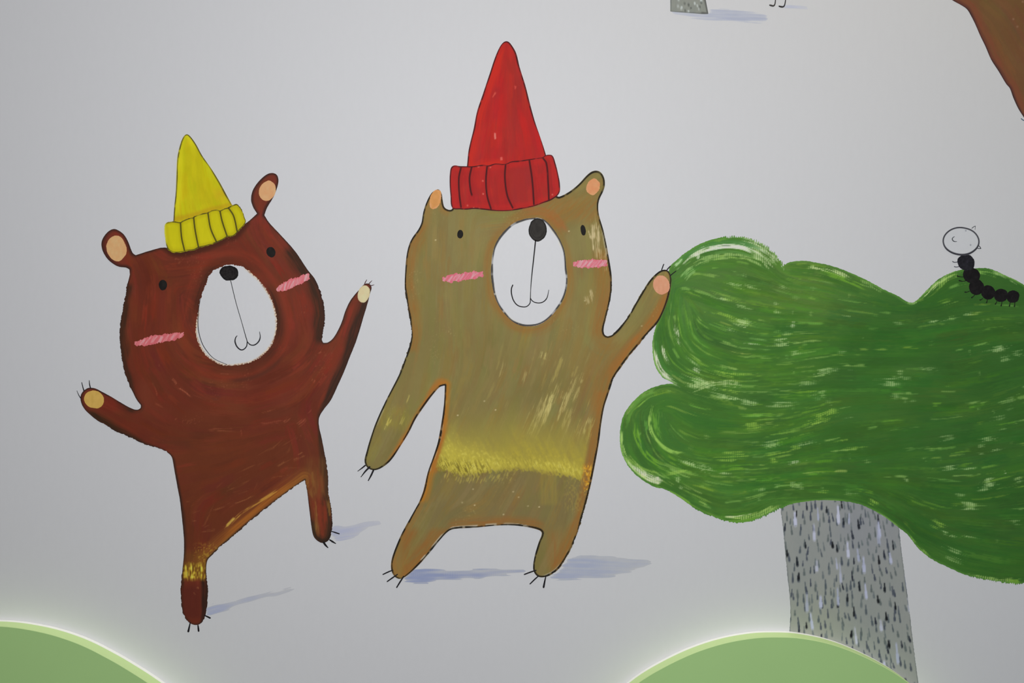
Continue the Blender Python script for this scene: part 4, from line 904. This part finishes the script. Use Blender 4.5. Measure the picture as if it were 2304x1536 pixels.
limb = thing('painted_animal', 'brown painted animal limb slanting in at the top right corner of the photo', 'animal', 2330, 310)
LB = [(2142,0),(2162,11.3),(2175.6,20.8),(2185,36),(2194.4,54.8),(2205.8,81),(2217,104),(2230,134),(2247,160.6),(2264,189),(2272,198.5),(2279.5,219),(2290.8,243.7),(2304,264.5),(2318,284),(2340,296),(2362,292),(2378,270),(2392,200),(2420,60),(2440,-60),(2440,-130),(2120,-130),(2090,-80),(2112,-24)]
pt = Patch(2080, -140, 2452, 308, 1.6, (108, 76, 46))
F, S = pt.sdf(spline(LB, True, 4))
mottling(pt, 8, 60, 60, 81)
fl = Field([(2250,80,62),(2300,150,62),(2220,20,40),(2400,0,80)])
scatter(pt, F, fl, 110, [(112, 78, 46), (104, 74, 44), (118, 78, 48)], (5, 12), (60, 160), (.15, .35), (.2, .45))
edge(pt, F, S, (120, 68, 46), 22, .75, box_w(pt, 2130, 2310, -20, 290, 10), 82, 8)
edge(pt, F, S, (84, 50, 44), 8, .7, 1.0, 83, 1)
outline(pt, F, S, (56, 42, 40), 3, .85, 84)
for (u, v) in [(2289,60),(2280,43),(2301,4)]: pt.mix((150, 120, 92), .5 * sstep(4, .6, np.hypot(pt.U - u, pt.V - v)))
pt.build('body', F, M_BROWN, limb, .8, .3, L_TOP)
ribbon('claw', [([(2297.6,266.5),(2301,269.5),(2308,272),(2316,272)], [1.8, 2.2, 2.6, 2])], (72, 92, 104), limb, M_INK, .7, .1, L_TOP)

# ================================================================== painted blue shadows (thin wash of blue paint)
def wash(label, poly, c, ang, weave=.5, streaky=1.0, seed=0, group='blue shadows painted beside the feet', L=L_TWO, wallc=(184, 186, 190), fade=None):
    P = spline(poly, True, 4)
    lo = P.min(0) - 14; hi = P.max(0) + 14
    pt = Patch(lo[0], lo[1], hi[0], hi[1], 1.5, wallc)
    F, S = pt.sdf(P, 30)
    a = math.radians(ang)
    al = pt.U * math.cos(a) + pt.V * math.sin(a); ac = -pt.U * math.sin(a) + pt.V * math.cos(a)
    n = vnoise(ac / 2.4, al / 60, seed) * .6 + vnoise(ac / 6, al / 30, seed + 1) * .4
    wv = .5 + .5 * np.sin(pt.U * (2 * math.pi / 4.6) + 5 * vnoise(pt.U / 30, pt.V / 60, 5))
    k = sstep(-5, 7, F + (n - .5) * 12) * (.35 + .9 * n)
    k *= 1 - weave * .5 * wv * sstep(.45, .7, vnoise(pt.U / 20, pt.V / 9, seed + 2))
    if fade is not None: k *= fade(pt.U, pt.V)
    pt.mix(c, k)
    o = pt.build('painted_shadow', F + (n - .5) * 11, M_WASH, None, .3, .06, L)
    tag(o, label, 'shadow', group)
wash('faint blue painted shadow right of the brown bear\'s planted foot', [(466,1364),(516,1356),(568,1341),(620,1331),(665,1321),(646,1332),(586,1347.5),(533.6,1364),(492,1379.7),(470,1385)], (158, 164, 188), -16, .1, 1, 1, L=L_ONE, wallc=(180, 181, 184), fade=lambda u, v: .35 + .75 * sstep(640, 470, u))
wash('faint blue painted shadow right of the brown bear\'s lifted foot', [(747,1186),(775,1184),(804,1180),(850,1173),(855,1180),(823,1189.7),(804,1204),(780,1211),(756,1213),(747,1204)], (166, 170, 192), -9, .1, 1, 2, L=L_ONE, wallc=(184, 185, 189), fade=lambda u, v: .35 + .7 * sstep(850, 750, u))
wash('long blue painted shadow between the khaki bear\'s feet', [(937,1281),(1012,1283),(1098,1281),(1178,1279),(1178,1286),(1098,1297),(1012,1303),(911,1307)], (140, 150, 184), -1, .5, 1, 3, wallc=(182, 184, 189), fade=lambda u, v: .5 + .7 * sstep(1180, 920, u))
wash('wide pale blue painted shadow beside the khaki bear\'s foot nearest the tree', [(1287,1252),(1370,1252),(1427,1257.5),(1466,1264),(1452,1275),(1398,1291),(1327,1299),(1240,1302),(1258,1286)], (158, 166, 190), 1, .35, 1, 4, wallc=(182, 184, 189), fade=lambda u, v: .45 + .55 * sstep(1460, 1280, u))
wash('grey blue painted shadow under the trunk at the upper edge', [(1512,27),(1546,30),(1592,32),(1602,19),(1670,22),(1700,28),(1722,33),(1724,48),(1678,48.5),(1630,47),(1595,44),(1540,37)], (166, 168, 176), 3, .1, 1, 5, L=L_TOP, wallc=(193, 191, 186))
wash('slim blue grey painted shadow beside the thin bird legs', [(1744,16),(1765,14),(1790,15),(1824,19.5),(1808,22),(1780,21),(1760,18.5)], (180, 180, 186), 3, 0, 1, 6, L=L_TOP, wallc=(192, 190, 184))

# ================================================================== the room: wall and floor
def box(x0, x1, y0, y1, z0, z1):
    v = [(x0,y0,z0),(x1,y0,z0),(x1,y1,z0),(x0,y1,z0),(x0,y0,z1),(x1,y0,z1),(x1,y1,z1),(x0,y1,z1)]
    return v, [(0,3,2,1),(4,5,6,7),(0,1,5,4),(1,2,6,5),(2,3,7,6),(3,0,4,7)]
m_wall = plain_mat('white_wall_paint', (.80, .80, .80), .5, .3, .006, 90, (1, 1, .35), .08, .0003)
v, f = box(-4, 4, 0, .12, 0, 6.2)
wv_, wf_ = list(v), list(f)
for sx in (-4.0, 3.9):
    v2, f2_ = box(sx, sx + .1, -.1, 0, 0, 6.2)
    wf_ += [tuple(i + len(wv_) for i in q) for q in f2_]; wv_ += v2
wall = mesh_obj('wall_back', wv_, wf_, m_wall); wall['kind'] = 'structure'
v, f = box(-4, 4, -5, 0, -.05, 0)
floor = mesh_obj('floor', v, f, plain_mat('pale_vinyl_floor', (.17, .165, .16), .5, .3, .05, 8, (1, 6, 1))); floor['kind'] = 'structure'

# ================================================================== green hill-shaped boards standing in front of the wall
DCAM = 3.2
TF = .066; TB = .0003
m_hill = plain_mat('green_hill_lacquer', (.49, .77, .30), .5, .25, .012, 5)
m_rim = plain_mat('pale_green_edge', (.50, .67, .30), .5, .2, .012, 5)
m_halo = plain_mat('white_halo_layer', (.80, .81, .78), .6, .15, .01, 40)  # added layer; brings the white line and whiter glow to the wall
TC_ = .017
def hill(label, face_px):
    k = (DCAM - TF) / DCAM
    P = np.asarray(face_px, float)
    P = np.stack([1152 + (P[:, 0] - 1152) * k, 768 + (P[:, 1] - 768) * k], 1)
    x = WX(P[:, 0]); z = WZ(P[:, 1])
    keepm = z > 0.001
    x = np.concatenate([[x[keepm][0]], x[keepm], [x[keepm][-1]]]); z = np.concatenate([[0.0], z[keepm], [0.0]])
    n = len(x); bv = .0012
    cx, cz = x.mean(), z.mean() * .4
    ring = []
    nx = np.gradient(x); nz = np.gradient(z); ln = np.hypot(nx, nz); nx, nz = -nz / ln, nx / ln
    verts = []
    for (yy, inset) in ((-TB, 0.0), (-TC_, 0.0), (-TF + bv, 0.0), (-TF, bv)):
        for i in range(n): verts.append((x[i] - nx[i] * inset * sgn(nx[i], x[i] - cx), yy, max(0, z[i] - abs(nz[i]) * inset)))
    faces = []
    for r in range(3):
        for i in range(n - 1):
            a, b = r * n + i, r * n + i + 1
            faces.append((a, b, b + n, a + n))
    faces.append(tuple(range(3 * n, 4 * n))[::-1]); faces.append(tuple(range(n)))
    o = thing('hill_board', label, 'board', 1152 + cx / MM, 768 + ZC / MM, 'hill boards at the foot of the wall')
    return o, verts, faces, n
def sgn(a, b): return 1.0 if a * b > 0 else -1.0
def make_hill(label, face_px):
    o, verts, faces, n = hill(label, face_px)
    def piece(name, fs, m):
        ids = sorted({i for f in fs for i in f}); mp = {i: k for k, i in enumerate(ids)}
        return mesh_obj(name, [verts[i] for i in ids], [tuple(mp[i] for i in f) for f in fs], m, o)
    piece('front_panel', faces[-2:-1], m_hill)
    piece('rim', faces[n - 1:3 * (n - 1)], m_rim)
    piece('backing', faces[:n - 1] + faces[-1:], m_halo)['label'] = 'added white layer for the pale line at the wall'
    return o
def arc_to(cx, cy, r, a0, a1, n):
    a = np.radians(np.linspace(a0, a1, n)); return [(cx + r * math.cos(t), cy - r * math.sin(t)) for t in a]
hr = spline([(1280,1700),(1330,1633),(1380,1583),(1435,1536),(1489,1502.8),(1558,1469.8),(1627.8,1447),(1697,1434.6),(1749,1432.4),(1801,1435),(1870.8,1449),(1940,1475),(2009.7,1511.5),(2060,1548),(2110,1596),(2160,1660),(2196,1740)], False, 8)
hr = np.concatenate([[(1215,1900),(1235,1800)], hr, [(2225,1830),(2240,1930)]])
make_hill('pale green hill shaped board in front of the grey tree trunk', np.concatenate([[(1205,2120),(1207,2000)], hr, [(2246,2020),(2248,2120)]]))
hl = spline([(-420,1560),(-330,1490),(-230,1442),(-130,1416),(-50,1408),(0,1408),(54,1414),(119,1428),(184.5,1451),(249.6,1484),(292,1509),(334,1536),(380,1570),(430,1614),(480,1672)], False, 8)
make_hill('pale green hill shaped board in the lower left corner below the brown bear', np.concatenate([[(-620,2120),(-610,1950),(-570,1780),(-500,1650)], hl, [(530,1750),(562,1850),(580,1990),(584,2120)]]))

# ================================================================== light and camera
def area(name, loc, target, size, size_y, power, color):
    d = bpy.data.lights.new(name, 'AREA'); d.shape = 'RECTANGLE'; d.size = size; d.size_y = size_y; d.energy = power; d.color = color
    o = bpy.data.objects.new(name, d); COL.objects.link(o); o.location = loc
    o.rotation_euler = (Vector(target) - Vector(loc)).to_track_quat('-Z', 'Y').to_euler()
    return o
area('front_light', (-.08, -2.6, 1.86), (-.05, 0, 1.6), .5, .3, 38.5, (.98, .99, 1.045))  # unseen key light, added to shape the wall's brightness
area('ceiling_strip_light', (.2, -.17, 6.0), (.2, -.17, 0), 2.6, .12, 166, (1.0, .955, .87))
area('warm_corner_fill', (1.15, -1.0, 3.3), (.95, 0, 2.0), .3, .3, 3.2, (1.0, .8, .36))  # no known lamp; added to warm the wall's top right
area('cool_side_fill', (2.3, -2.0, .95), (.9, 0, 1.0), .9, .9, 4.0, (.68, .85, 1.0))  # no known window; added to cool the right side of the wall
w = bpy.data.worlds.new('room_ambient'); bpy.context.scene.world = w; w.use_nodes = True
bg = w.node_tree.nodes['Background']; bg.inputs['Color'].default_value = (.93, .96, 1.0, 1); bg.inputs['Strength'].default_value = .085

cam = bpy.data.cameras.new('camera'); cam.sensor_width = 36; cam.lens = 36 * DCAM / 2.304
co = bpy.data.objects.new('camera', cam); COL.objects.link(co)
co.location = (0, -DCAM, ZC); co.rotation_euler = (math.pi / 2, 0, 0)
sc = bpy.context.scene
sc.camera = co
sc.view_settings.view_transform = 'Standard'; sc.view_settings.look = 'None'; sc.view_settings.gamma = 1.0
sc.view_settings.use_curve_mapping = False
sc.view_settings.exposure = 0.0
